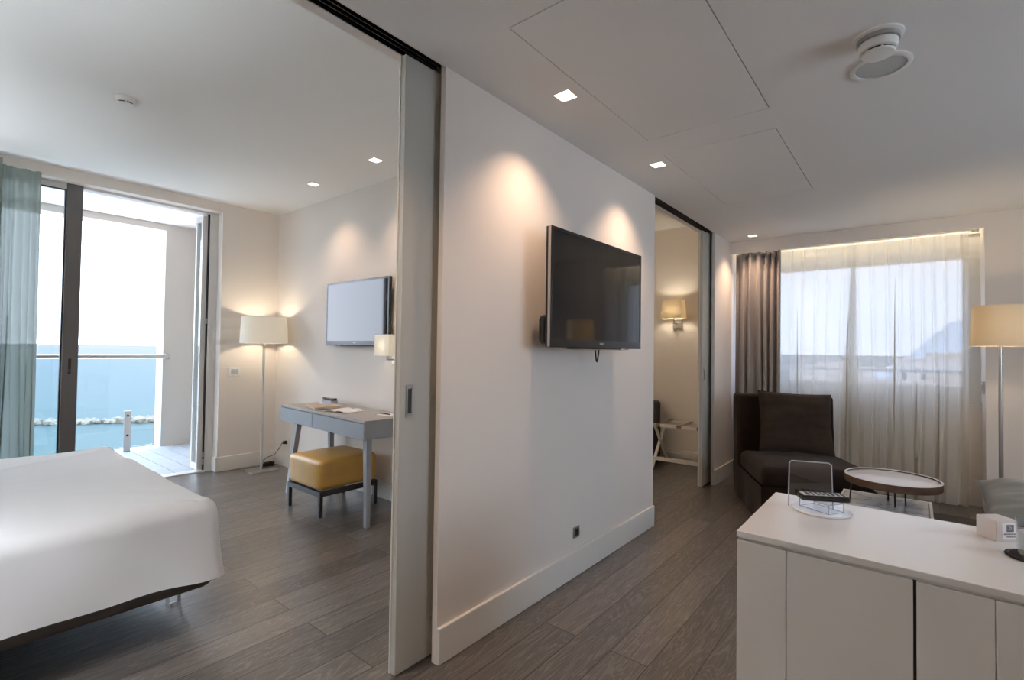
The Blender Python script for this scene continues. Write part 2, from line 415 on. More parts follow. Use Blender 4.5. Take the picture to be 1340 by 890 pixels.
# bulkheads above the openings with the track slot
for (a, b) in ((-.90, X1), (X2, X3)):
    mb = MB(); mb.box((a, P, H), (b, 1.480, TOP-.1)); mb.box((a, 1.558, H), (b, PB, TOP-.1)); mb.box((a, 1.480, H+.05), (b, 1.558, TOP-.1))
    struct('wall_bulkhead', mb, M['wall'])
    mb = MB(); mb.box((a, 1.4801, H+.004), (b, 1.4835, H+.049)); mb.box((a, 1.5545, H+.004), (b, 1.5579, H+.049)); mb.box((a, 1.484, H+.040), (b, 1.554, H+.049))
    mb.box((a, 1.503, H+.003), (b, 1.507, H+.039)); mb.box((a, 1.526, H+.003), (b, 1.530, H+.039))
    struct('trim_1' if a < 0 else 'trim_2', mb, M['black'], 'black double channel sliding track above the %s opening' % ('bedroom' if a < 0 else 'far'), 'track')

# ---- other walls
struct('wall_window', MB().box((WP, YL, 0), (WP+.34, -.44, TOP-.1)), M['wall'], 'plain wall right of the curtained window', 'wall')
mb = MB(); mb.box((WP, -.44, 2.279), (WP+.03, P, TOP-.1)); mb.box((WP+.03, -.44, 2.40), (WP+.34, P, TOP-.1))
struct('wall_pelmet', mb, M['wall'], 'white pelmet board above the curtained window', 'pelmet')
mb = MB(); mb.box((5.70, -.44, 0), (5.745, P, .862)); mb.box((5.745, -.44, 0), (6.0, P, .84)); mb.box((5.745, -.44, 2.30), (6.0, P, TOP-.1)); mb.box((5.745, P-.0, 0), (6.0, 4.3, TOP-.1)); mb.box((5.745, YL, 0), (6.0, -.44, TOP-.1))
struct('wall_parapet', mb, M['wall'], 'low wall under the curtained window', 'wall')
mb = MB(); mb.box((XB-.2, YL-.2, 0), (1.7, YL, TOP-.1)); mb.box((3.3, YL-.2, 0), (6.0, YL, TOP-.1)); mb.box((1.7, YL-.2, 0), (3.3, YL, .9)); mb.box((1.7, YL-.2, 2.25), (3.3, YL, TOP-.1))
struct('wall_side', mb, M['wall'])
mb = MB(); mb.box((XB-.2, YL, 0), (XB, -2.2, TOP-.1)); mb.box((XB-.2, -2.2, 0), (XB, PB, TOP-.1))
struct('wall_back', mb, M['wall'])
# added window out of view, lets sky light fill the living room
struct('window_fill', MB().box((1.7, YL-.12, .9), (3.3, YL-.112, 2.25)), M['glass'])
struct('wall_headboard', MB().box((XHB-.2, PB, 0), (XHB, YB, TOP-.1)), M['wall'])
struct('wall_desk', MB().box((XD, PB, 0), (XD+.12, YB, TOP-.1)), M['wall'], 'bedroom wall behind the desk and smaller television', 'wall')
struct('wall_end', MB().box((XR, PB, 0), (5.745, 4.2, TOP-.1)), M['wall'], 'wall of the second bedroom behind the luggage rack', 'wall')
struct('wall_far', MB().box((XD+.12, 4.2, 0), (XR+.1, 4.4, TOP-.1)), M['wall'])
mb = MB(); mb.box((XO, YB, 0), (XD+.12, YB+.12, TOP-.1)); mb.box((XHB-.2, YB, ZO), (XO, YB+.12, TOP-.1))
struct('wall_balcony', mb, M['wall'], 'white wall around the balcony door beside the lamp', 'wall')

# ---- skirting
def skirt(name, segs, t=.015, h=.145):
    mb = MB()
    for (x0, y0, x1, y1) in segs: mb.box((x0, y0, .0), (x1, y1, h), bev=.003, seg=1)
    return struct(name, mb, M['base'])
skirt('baseboard_partition', [(X1, P-.015, X2, P)])
skirt('baseboard_partition', [(X3, P-.015, WP+.2, P)])
skirt('baseboard_balcony', [(XO-.015, YB-.015, XD, YB), (XO-.015, YB-.015, XO, YB+.105)])
skirt('baseboard_desk', [(XD-.015, PB, XD, YB-.015)])
skirt('baseboard_end', [(XR-.015, PB, XR, 4.2)])
skirt('baseboard_window', [(WP-.015, YL, WP, -.44)])

# ---- sliding door leaves
def door_leaf(name, x0, x1, lab):
    t = thing(name, lab, 'door', (x0, 1.546, 0)); t['kind'] = 'structure'
    w = x1-x0; mb = MB()
    mb.box((0, -.020, .012), (w, .020, H-.004), bev=.002, seg=1)
    mb.build('panel', M['door'], t)
    mb = MB(); mb.box((.15, -.0225, .17), (.153, -.0201, 2.27)); mb.box((.153, -.0225, .17), (w-.15, -.0201, .173)); mb.box((.153, -.0225, 2.267), (w-.15, -.0201, 2.27)); mb.box((.15, -.0225, 1.062), (w-.15, -.0201, 1.065))
    mb.build('panel_moulding', M['door'], t)
    mb = MB(); mb.box((-.004, .006, .014), (-.0002, .012, H-.006)); mb.build('edge_seal', M['frame_light'], t)
    # recessed pull
    hx = .046; mb = MB()
    for a in ((hx-.017, .985, hx-.009, 1.110), (hx+.009, .985, hx+.017, 1.110), (hx-.009, .985, hx+.009, 1.000), (hx-.009, 1.095, hx+.009, 1.110)):
        mb.box((a[0], -.0235, a[1]), (a[2], -.0202, a[3]))
    h = mb.build('recessed_pull', M['steel'], t)
    MB().box((hx-.009, -.0215, 1.000), (hx+.009, -.0203, 1.095)).build('pull_cup', M['dark_metal'], h)
    return t
door_leaf('door_1', 1.205, 2.55, 'tall off white sliding door leaf half out of its pocket by the bedroom')
door_leaf('door_2', 4.690, 5.60, 'narrow visible edge of white sliding door leaf before the luggage rack room')

# ---- balcony doors and window frame (bedroom)
Y5 = 5.50
mb = MB(); mb.box((1.935, Y5, 0), (XO, Y5+.09, ZO)); mb.box((1.935, YB+.0, 0), (1.95, Y5, ZO)) if False else None
mb.box((XHB, Y5, ZO-.02), (1.935, Y5+.09, ZO+.1)); mb.box((XHB, Y5-.02, 0), (1.935, Y5+.10, .012))
w1 = struct('window_1', mb, M['frame_light'], 'pale metal frame of the open balcony door', 'window frame')
MB().box((1.926, Y5+.01, .01), (1.935, Y5+.05, ZO-.02)).build('black_seal', M['black'], w1)
mb = MB()
for z in (.10, .17, 1.50): mb.tube([(1.921, Y5, z-.025), (1.921, Y5, z+.025)], .008)
mb.build('hinge', M['steel'], w1, smooth='auto')
lf = thing('door_3', 'narrow glazed balcony door leaf folded open at the right jamb', 'door', (1.90, Y5+.03, 0)); lf['kind'] = 'structure'
mb = MB(); mb.box((-.022, 0, .02), (.022, .03, 2.56)); mb.box((-.022, .15, .02), (.022, .18, 2.56)); mb.box((-.022, .03, .02), (.022, .15, .08)); mb.box((-.022, .03, 2.50), (.022, .15, 2.56))
mb.build('leaf_frame', M['frame_light'], lf); MB().box((-.006, .03, .08), (.006, .15, 2.50)).build('leaf_pane', M['glass'], lf)
# closed sliding sash on the left, partly behind the sheer
w2 = thing('window_2', 'closed dark framed balcony sash with tall glass pane', 'window sash', (0, Y5, 0)); w2['kind'] = 'structure'
MB().box((.842, -.01, .012), (.948, .05, 2.615), bev=.004, seg=1).build('stile', M['bronze'], w2)
mb = MB(); mb.box((-1.2, -.005, 2.545), (.842, .045, 2.60)); mb.box((-1.2, -.005, .012), (.842, .045, .10)); mb.box((-1.2, -.005, .1), (-1.1, .045, 2.545)); mb.box((-.20, -.005, .1), (-.12, .045, 2.545))
mb.build('sash_rail', M['frame_light'], w2)
mb = MB(); mb.box((.832, .0, .10), (.842, .03, 2.545)); mb.box((-.12, .0, 2.537), (.832, .03, 2.545)); mb.build('gasket', M['black'], w2)
MB().box((-1.1, .015, .10), (.832, .023, 2.545)).build('pane', M['glass'], w2)
mb = MB(); mb.box((.882, -.022, 1.00), (.902, -.010, 1.13), bev=.003, seg=1); mb.beam((.892, -.035, 1.03), (.892, -.035, .90), .016, .014); mb.box((.886, -.04, 1.02), (.898, -.012, 1.04)); mb.build('handle', M['dark_metal'], w2)

# ---- balcony
mb = MB()
for i in range(24):
    x0 = -1.4+i*.165
    if x0 > 2.4: break
    mb.box((x0, 5.62, -.05), (x0+.158, 7.40, .0))
struct('floor', mb, M['deck'], 'pale grey boarded floor of the balcony', 'floor')
YF = 7.25
mb = MB(); mb.box((2.055, YF, -.3), (2.7, YF+.25, 2.9)); mb.box((-1.6, YF, 2.685), (2.055, YF+.25, 2.9)); mb.box((2.44, 5.51, -.3), (2.7, YF, 2.9)); mb.box((-1.8, 5.51, -.3), (-1.6, YF+.25, 2.9))
struct('wall_outer', mb, M['stucco'], 'beige stucco wall and beam framing the balcony view', 'wall')
struct('ceiling', MB().box((-1.6, 5.509, 2.765), (2.44, YF, 2.85)), M['stucco_w'], 'white underside above the balcony', 'ceiling')
t = thing('balcony_balustrade', 'clear glass balustrade with round steel handrail facing the sea', 'balustrade', (0, 7.2, 0))
mb = MB(); mb.tube([(-1.6, -.02, 1.115), (2.09, -.02, 1.115)], .024, 16); mb.build('handrail', M['steel'], t, smooth='auto')
mb = MB(); mb.tube([(2.055, -.02, 1.115), (2.062, -.02, 1.115)], .032, 16); mb.tube([(2.085, -.02, 1.115), (2.10, -.02, 1.115)], .032, 16); mb.beam((2.075, -.02, 1.115), (2.075, .0495, 1.115), .02, .02); mb.build('rail_bracket', M['steel'], t, smooth='auto')
MB().box((-1.6, .00, .05), (2.045, .012, 1.09)).build('glass_panel', M['rail_glass'], t)
for x in (1.70, .35, -1.0):
    mb = MB(); mb.box((x-.033, -.028, .0), (x+.033, -.003, .475), bev=.002, seg=1)
    pc = mb.build('post', M['steel'], t)
    for z in (.42, .19):
        mb = MB(); mb.tube([(x, -.036, z), (x, -.0285, z)], .013, 14); mb.build('bolt', M['dark_metal'], pc, smooth='auto')

# ---- living room window
w3 = thing('window_3', 'wide pale framed window behind the voile curtain', 'window', (5.80, 0, 0)); w3['kind'] = 'structure'
mb = MB(); mb.box((-.03, -.44, .862), (.04, -.33, 2.30)); mb.box((-.03, 1.38, .862), (.04, P, 2.30)); mb.box((-.03, -.33, .862), (.04, 1.38, .985)); mb.box((-.03, -.33, 2.10), (.04, 1.38, 2.30)); mb.box((-.03, .60, .985), (.04, .66, 2.10)) if False else None
mb.build('frame', M['frame_light'], w3); MB().box((.0, -.33, .985), (.008, 1.38, 2.10)).build('pane', M['glass_solar'], w3)
MB().box((-.10, -.44, .8625), (-.03, P, .87)).build('sill', M['frame_light'], w3)
cl = thing('fill_strip', 'added warm fill strip hidden behind the pelmet to brighten the voile', 'strip light', (5.66, 0, 2.385))  # added glowing strip out of sight, lifts the top of the voile
MB().box((-.02, -.42, 0), (.02, 1.45, .0145)).build('channel', M['white_plastic'], cl)
MB().box((-.015, -.41, -.010), (.015, 1.44, -.0002)).build('diffuser', mat('lit fill diffuser', (1, .95, .85), .5, emit=(1, .88, .64), estr=8), cl)
sw = thing('cord_tensioner', 'small chrome and white cord tensioner on the right window jamb', 'curtain fitting', (5.50, -.44, 1.0))
MB().box((-.02, 0, -.05), (.02, .012, .05), bev=.003, seg=1).build('body', M['chrome'], sw)
MB().box((-.008, .012, -.03), (.008, .02, .03)).build('slider', M['white_plastic'], sw)

# ---- outside: sea, breakwater, land, houses
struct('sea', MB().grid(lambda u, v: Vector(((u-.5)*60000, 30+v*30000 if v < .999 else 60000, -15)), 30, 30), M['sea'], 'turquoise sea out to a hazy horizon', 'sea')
mb = MB()
random.seed(3)
for i in range(420):
    u = random.random(); a = 14+u*60
    x = a; y = 137.5-(a-17)*.62+random.gauss(0, 1.0); r = random.uniform(.5, 1.1)
    q = bmesh.ops.create_icosphere(mb.bm, subdivisions=1, radius=r, matrix=Matrix.Translation((x, y, -15.1+random.uniform(-.1, .55))) @ Matrix.Diagonal((1.2, 1.2, .8, 1)))
    for v in q['verts']: v.co += Vector([random.uniform(-.2, .2) for _ in range(3)])*r
tag(mb.build('breakwater', M['rock']), 'low pale stone breakwater out in the sea', 'breakwater', None, 'stuff')
struct('land', MB().box((20, -4000, -15.6), (9000, 26, -15.02)), M['land'], 'pale ground seen faintly through the voile', 'ground')
random.seed(11)
def house(x, y, w, d, h, lab):
    t = thing('house', lab, 'building', (x, y, -15.02), random.uniform(-.1, .1), 'low houses beyond the curtained window')
    MB().box((-w/2, -d/2, 0), (w/2, d/2, h)).build('walls', M['house'], t)
    mb = MB(); mb.box((-w/2-.4, -d/2-.4, h), (w/2+.4, d/2+.4, h+.5)); mb.box((-w/4, -d/4, h+.5), (w/8, d/6, h+2.2)); mb.build('roof', M['house_roof'], t)
    for k in range(5):
        yy = -d/2+d*(k+.5)/5
        MB().box((-w/2-.05, yy-.5, h*.55), (-w/2-.001, yy+.5, h*.8)).build('window', M['black'], t)
for (x, y, w, d, h) in ((120, -4, 12, 14, 11), (150, 14, 14, 18, 10), (95, 8, 10, 10, 7), (180, -6, 16, 20, 15), (240, 26, 30, 26, 11)):
    house(x, y, w, d, h, 'pale flat roofed house faint through the voile curtain')
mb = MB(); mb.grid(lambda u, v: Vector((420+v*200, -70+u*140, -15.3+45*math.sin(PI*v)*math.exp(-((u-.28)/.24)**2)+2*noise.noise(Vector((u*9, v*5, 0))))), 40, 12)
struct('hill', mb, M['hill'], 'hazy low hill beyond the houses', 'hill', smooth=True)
mb = MB(); mb.tube([(7.2, -2.5, 1.08), (7.2, 4, 1.08)], .025, 12)
for y in (-2.4, 1.75, 3.9): mb.tube([(7.2, y, -.1), (7.2, y, 1.08)], .02, 10)
tag(mb.build('window_railing', M['steel'], smooth='auto'), 'steel railing outside the curtained window', 'railing')
struct('floor', MB().box((6.0, -2.7, -.3), (7.4, 4.2, -.1)), M['deck'])

# ------------------------------------------------------------------ downlights
def spot(parent, e, size=1.85, z=-.005, col=WARM, blend=1.0, r=.012):
    l = bpy.data.lights.new('downlight_beam', 'SPOT'); l.energy = e; l.spot_size = size; l.spot_blend = blend; l.shadow_soft_size = r; l.color = col
    o = bpy.data.objects.new('downlight_beam', l); COL.objects.link(o); o.parent = parent; o.location = (0, 0, z)
    return o
def downlight(x, y, z, e, lab, grp):
    t = thing('recessed_downlight', lab, 'downlight', (x, y, z), 0, grp)
    mb = MB(); g = .0400
    for a in ((-g, -g, g, -g+.002), (-g, g-.002, g, g), (-g, -g+.002, -g+.002, g-.002), (g-.002, -g+.002, g, g-.002)): mb.box((a[0], a[1], .0), (a[2], a[3], .070))
    mb.box((-g, -g, .070), (g, g, .074)); mb.build('housing', M['recess'], t)
    MB().lathe([(.012, .045), (.027, .030), (.029, .069)], n=24).build('lamp', M['bulb_day'], t, smooth='auto')
    spot(t, e, z=.004)
    return t
downlight(*DL_L[0], H, SPOT_L, 'square lit downlight nearest the camera above the big television', 'living room downlights')
downlight(*DL_L[1], H, SPOT_L, 'square lit downlight between the two access hatches and television wall', 'living room downlights')
downlight(*DL_L[2], H, SPOT_L, 'square lit downlight just in front of the grey drape', 'living room downlights')
downlight(*DL_B[0], HB, SPOT_B, 'bedroom downlight nearer the floor lamp corner', 'bedroom downlights')
downlight(*DL_B[1], HB, SPOT_B, 'bedroom downlight above the smaller television', 'bedroom downlights')
for x, y in DL_FILL: downlight(x, y, H, SPOT_R if y < 0 else SPOT_L, 'added unseen square downlight filling the living room from out of frame', 'living room downlights')

# ------------------------------------------------------------------ smoke detectors and speaker
def detector(name, loc, r, lab, z0):
    t = thing(name, lab, 'smoke detector', loc)
    if z0:
        MB().lathe([(r*1.28, 0), (r*1.28, -.006), (r*1.15, -.010)]).build('ceiling_plate', M['white_plastic'], t, smooth='auto')
        MB().lathe([(r*1.08, -.010), (r*1.08, -.024), (r*1.0, -.0245)]).build('clear_spacer', M['steel'], t, smooth='auto')
    b = -.0246 if z0 else -.001
    MB().lathe([(r*.96, b), (r, b-.004), (r*.94, b-.028), (r*.86, b-.030)]).build('body', M['white_plastic'], t, smooth='auto')
    MB().lathe([(r*.78, b-.0302), (r*.78, b-.0365)]).build('vent_gap', M['black'], t)
    for k in range(6):
        a = k*PI/3+.3; MB().box((r*.80*math.cos(a)-.004, r*.80*math.sin(a)-.004, b-.0365), (r*.80*math.cos(a)+.004, r*.80*math.sin(a)+.004, b-.0302)).build('vent_rib', M['white_plastic'], t)
    MB().lathe([(r*.84, b-.0367), (r*.80, b-.043), (r*.4, b-.047), (.001, b-.0475)]).build('cap', M['white_plastic'], t, smooth='auto')
    return t
detector('smoke_detector', (2.19, .098, H), .060, 'white smoke detector on a raised plate beside the round ceiling speaker', True)
detector('smoke_detector', (.79, 3.56, HB), .052, 'small white smoke detector on the bedroom ceiling', False)
t = thing('ceiling_speaker', 'round white ceiling speaker with pale mesh grille', 'speaker', (2.415, .100, H))
MB().lathe([(.100, -.0005), (.102, -.006), (.090, -.011), (.084, -.010), (.084, -.001)]).build('rim', M['white_plastic'], t, smooth='auto')
mb = MB(); mb.lathe([(.083, -.006), (.05, -.0075), (.001, -.008)], cap=False); mb.build('grille', mat('pale speaker mesh', (.55, .56, .55), .6, bump=.6, bscale=900), t, smooth=True)

# ------------------------------------------------------------------ televisions
def text(body, size, m, parent, loc, rot, name='lettering', ext=.0004, align='CENTER'):
    c = bpy.data.curves.new(name, 'FONT'); c.body = body; c.size = size; c.align_x = align; c.align_y = 'CENTER'; c.extrude = ext; c.resolution_u = 2
    tmp = bpy.data.objects.new(name, c); COL.objects.link(tmp)
    dg = bpy.context.evaluated_depsgraph_get(); me = bpy.data.meshes.new_from_object(tmp.evaluated_get(dg))
    bpy.data.objects.remove(tmp, do_unlink=True)
    o = bpy.data.objects.new(name, me); COL.objects.link(o); me.materials.clear(); me.materials.append(m)
    o.parent = parent; o.location = loc; o.rotation_euler = rot
    return o
def television(loc, rz, w, h, depth, lab, mount, cable):
    """screen faces local -Y, origin at the bottom centre of the front"""
    t = thing('television', lab, 'television', loc, rz)
    MB().box((-w/2, 0, 0), (w/2, .028, h), bev=.005, seg=2).build('body', M['tv_body'], t)
    b = .016; bb = .040; mb = MB()
    mb.box((-w/2, -.004, bb), (-w/2+b, -.0002, h)); mb.box((w/2-b, -.004, bb), (w/2, -.0002, h)); mb.box((-w/2+b, -.004, h-b), (w/2-b, -.0002, h)); mb.box((-w/2, -.004, 0), (w/2, -.0002, bb))
    z = mb.build('bezel', M['tv_body'], t)
    mb = MB(); mb.box((-w/2-.002, -.003, .002), (-w/2-.0002, .012, h)); mb.build('side_strip', M['steel'], z)
    MB().box((-w/2+b, -.0025, bb), (w/2-b, -.0003, h-b)).build('screen', M['screen'], t)
    mb = MB(); mb.grid(lambda u, v: Vector((-w/2+.06+u*(w-.12), .0285+.030*math.sin(PI*min(1, v*1.0))**.6, .02+v*h*.55)), 4, 10); mb.build('rear_hump', M['tv_body'], t, smooth=True)
    mb = MB(); mb.box((-w*.30, .0286, -.006), (w*.30, .032, .06)); mb.grid(lambda u, v: Vector((-w*.36+u*w*.72, .002+v*.022, -.001-.012*math.sin(PI*u)**.5*(1 if .02 < u < .98 else 0))), 24, 2); mb.build('lower_speaker_bar', M['dark_metal'], t, smooth=True)
    text('SONY', .016, M['logo'], t, (.0, -.0046, .022), (PI/2, 0, 0))
    mb = MB(); mb.box((-.16, .030, h*.30), (.16, .045, h*.78)); mb.box((-.03, .045, h*.45), (.03, depth-.012, h*.62)); mb.box((-.14, depth-.012, h*.25), (.14, depth-.0005, h*.85)); mb.build('wall_bracket', M['dark_metal'], t)
    if mount:
        mb = MB(); mb.box((-w/2+.012, .0285, .012), (-w/2+.09, .085, .155), bev=.025, seg=4); mb.build('cable_cover', M['tv_body'], t, smooth='auto')
    if cable:
        mb = MB(); pts = []
        for i in range(17):
            a = i/16; pts.append((.045+(-.018+.036*a)*(1-.0*a), .05, -.010-.065*math.sin(PI*a)**.8))
        mb.tube(pts, .0045, 8); mb.build('cable_loop', M['black'], t, smooth=True)
    return t
yaw = math.atan2(-.016, .95)
television((2.392, 1.319, 1.268), yaw, .955, .575, .149, 'big black wall mounted television on the partition wall with dangling cable', True, True)
television((2.515, 3.815, 1.275), -PI/2, .945, .575, .060, 'smaller looking black television above the bedroom desk reflecting the bright window', False, False)

# ------------------------------------------------------------------ wall plates
t = thing('wall_outlet', 'small grey socket low on the partition wall under the big television', 'socket', (2.403, P, .241))
MB().box((-.030, -.008, -.030), (.030, -.0002, .030), bev=.002, seg=1).build('plate', M['steel'], t)
mb = MB(); mb.box((-.016, -.0095, -.018), (.016, -.0081, .018)); mb.build('socket_face', M['dark_metal'], t)
t = thing('light_switch', 'pale grey double switch plate on the wall beside the bedroom floor lamp', 'switch', (2.152, YB, .993))
MB().box((-.060, -.009, -.045), (.060, -.0002, .045), bev=.002, seg=1).build('plate', M['white_plastic'], t)
mb = MB(); mb.box((-.034, -.013, -.025), (.034, -.0091, .026), bev=.001, seg=1); mb.build('rocker', mat('grey switch rocker', (.45, .47, .50), .4), t)
t = thing('wall_socket', 'white socket with black plug low on the bedroom corner wall', 'socket', (XD, 5.10, .255))
MB().box((-.008, -.04, -.04), (-.0002, .04, .04), bev=.002, seg=1).build('plate', M['white_plastic'], t)
mb = MB(); mb.tube([(-.008, 0, 0), (-.045, 0, .003)], [.02, .016], 14); mb.build('plug', M['black'], t, smooth='auto')

# ------------------------------------------------------------------ floor lamps
def lamp_light(parent, z, e, col=(1, .76, .48), r=.04, x=0, y=0):
    l = bpy.data.lights.new('lamp_glow', 'POINT'); l.energy = e; l.shadow_soft_size = r; l.color = col
    o = bpy.data.objects.new('lamp_glow', l); COL.objects.link(o); o.parent = parent; o.location = (x, y, z)
def floor_lamp(loc, rz, lab, zs, hs_, rb, rt, e, shade, pole, col=(1, .76, .48)):
    t = thing('floor_lamp', lab, 'floor lamp', loc, rz)
    mb = MB(); mb.box((-.13, -.105, .0), (.13, .105, .014), bev=.002, seg=1); mb.build('base', M['steel'], t)
    mb = MB(); mb.tube([(0, 0, .014), (0, 0, zs+.02)], .0125, 16); mb.tube([(0, 0, zs-.03), (0, 0, zs+.06)], .009, 12); mb.build('pole', pole, t, smooth='auto')
    mb = MB(); th = .002
    mb.lathe([(rb, zs), (rt, zs+hs_), (rt-th, zs+hs_), (rb-th, zs)], n=64, closed=True); s = mb.build('shade', shade, t, smooth='auto')
    mb = MB()
    for k in range(3):
        a = k*2*PI/3; mb.tube([(.012*math.cos(a), .012*math.sin(a), zs+.03), ((rb-.004)*math.cos(a), (rb-.004)*math.sin(a), zs+.012)], .002, 6)
    mb.build('shade_carrier', M['steel'], s)
    MB().lathe([(.012, zs+.06), (.016, zs+.08), (.028, zs+.11), (.028, zs+.13), (.012, zs+.155), (.002, zs+.16)], n=20).build('bulb', M['bulb'], t, smooth=True)
    lamp_light(t, zs+.13, e, col)
    return t
LB = floor_lamp((2.325, 5.13, 0), 0, 'floor lamp with white drum shade in the bedroom corner', 1.287, .262, .222, .209, 9.0, M['shade_white'], mat('pale grey pole', (.62, .61, .60), .4), (1, .82, .60))
mb = MB(); pts = []
random.seed(5)
for i in range(90):
    a = i*.55; r = .055+.012*math.sin(i*.9)
    pts.append((.115+r*1.15*math.cos(a), .115+r*.8*math.sin(a), .006+.0006*i*(1 if i < 40 else .7)+.004*(i % 3 == 0)))
mb.tube(pts, .004, 6)
mb.tube([(.012, .01, .10), (.03, .02, .095), (.07, .02, .12), (.13, .0, .14), (.17, -.02, .20), (.19, -.03, .25), (.208, -.03, .258)], .0032, 6)
mb.build('cord', M['black'], LB, smooth=True)
floor_lamp((4.93, -.478, 0), 0, 'floor lamp with warm ivory shade at the right of the window', 1.327, .287, .163, .151, 7.0, M['shade_lit'], M['steel'])

# unseen floor lamps added to brighten the living room and bedroom
floor_lamp((-2.1, -2.2, 0), 0, 'added fill floor lamp with white shade behind the camera', 1.45, .27, .222, .21, 75.0, M['shade_white'], M['steel'], (1, .93, .86))
floor_lamp((-.95, 1.98, 0), 0, 'added unseen fill floor lamp at the near side of the headboard', 1.45, .27, .222, .21, 165.0, M['shade_white'], M['steel'], (.80, .90, 1))
floor_lamp((-.95, 4.75, 0), 0, 'added unseen fill floor lamp at the window side of the headboard', 1.45, .27, .222, .21, 145.0, M['shade_white'], M['steel'], (.80, .90, 1))
# ------------------------------------------------------------------ wall sconces
floor_lamp((3.15, 3.7, 0), 0, 'added unseen fill floor lamp deep inside the second bedroom', 1.45, .27, .222, .21, 95.0, M['shade_white'], M['steel'], (1, .88, .72))  # hidden lamp added as soft fill for the second bedroom walls
def tapered_shade(w0, w1, d0, d1, h, z0):
    mb = MB(); th = .002; R = []
    for (w, d, z) in ((w0, d0, z0), (w1, d1, z0+h), (w1-th*2, d1-th*2, z0+h), (w0-th*2, d0-th*2, z0)):
        R.append([mb.bm.verts.new((sx*d/2, sy*w/2, z)) for sx, sy in ((-1, -1), (1, -1), (1, 1), (-1, 1))])
    for i in range(4):
        A, B = R[i], R[(i+1) % 4]
        for k in range(4): mb.bm.faces.new((A[k], A[(k+1) % 4], B[(k+1) % 4], B[k]))
    return mb
t = thing('wall_sconce', 'square shaded wall sconce glowing above the luggage rack', 'wall lamp', (XR, 2.105, 1.60))
tapered_shade(.245, .205, .15, .125, .215, .03).build('shade', M['shade_lit'], t, loc=(-.11, .005, 0))
MB().box((-.020, -.060, -.075), (-.0003, .045, .020), bev=.003, seg=1).build('wall_plate', M['steel'], t)
mb = MB(); mb.box((-.11, -.012, -.030), (-.020, .012, -.018)); mb.tube([(-.11, 0, -.028), (-.11, 0, .05)], .012, 12); mb.build('arm', M['steel'], t, smooth='auto')
MB().lathe([(.012, .05), (.022, .09), (.020, .12), (.003, .14)], c=(-.11, 0, 0), n=16).build('bulb', M['bulb'], t, smooth=True)
lamp_light(t, .13, 5.0, (1, .88, .68), x=-.11, y=.0, r=.03)
t = thing('wall_sconce', 'small white shaded wall sconce half hidden by the sliding door', 'wall lamp', (XD, 3.30, 1.20))
tapered_shade(.200, .190, .12, .115, .170, -.008).build('shade', M['shade_white'], t, loc=(-.10, 0, 0))
MB().box((-.018, -.045, -.08), (-.0003, .045, .0), bev=.003, seg=1).build('wall_plate', M['steel'], t)
mb = MB(); mb.box((-.10, -.010, -.045), (-.018, .010, -.033)); mb.tube([(-.10, 0, -.043), (-.10, 0, .03)], .010, 12); mb.build('arm', M['steel'], t, smooth='auto')
MB().lathe([(.012, .03), (.022, .06), (.020, .09), (.003, .11)], c=(-.10, 0, 0), n=16).build('bulb', M['bulb'], t, smooth=True)
lamp_light(t, .08, 1.6, x=-.10, y=0, r=.03)

# ------------------------------------------------------------------ bed
def round_rect(x0, x1, y0, y1, r, n=10, step=.05):
    pts = []
    def seg(a, b):
        L = (Vector(b)-Vector(a)).length; k = max(1, int(L/step))
        for i in range(k): pts.append(Vector(a).lerp(Vector(b), i/k))
    def arc(cx, cy_, a0):
        for i in range(n): a = a0+PI/2*i/n; pts.append(Vector((cx+r*math.cos(a), cy_+r*math.sin(a))))
    seg((x0+r, y0), (x1-r, y0)); arc(x1-r, y0+r, -PI/2); seg((x1, y0+r), (x1, y1-r)); arc(x1-r, y1-r, 0)
    seg((x1-r, y1), (x0+r, y1)); arc(x0+r, y1-r, PI/2); seg((x0, y1-r), (x0, y0+r)); arc(x0+r, y0+r, PI)
    return pts
t = thing('bed', 'large double bed under a white bedspread by the balcony', 'bed', (0, 0, 0))
bx0, bx1, by0, by1 = -1.20, .935, 2.44, 4.26
mb = MB(); mb.box((bx0+.02, by0+.03, .158), (bx1-.0, by1-.03, .36), bev=.05, seg=4); mb.build('base', M['bed_base'], t, smooth='auto')
mb = MB(); mb.box((bx0+.03, by0+.05, .3601), (bx1-.02, by1-.05, .53), bev=.05, seg=3); mb.build('mattress', M['sheet'], t, smooth='auto')
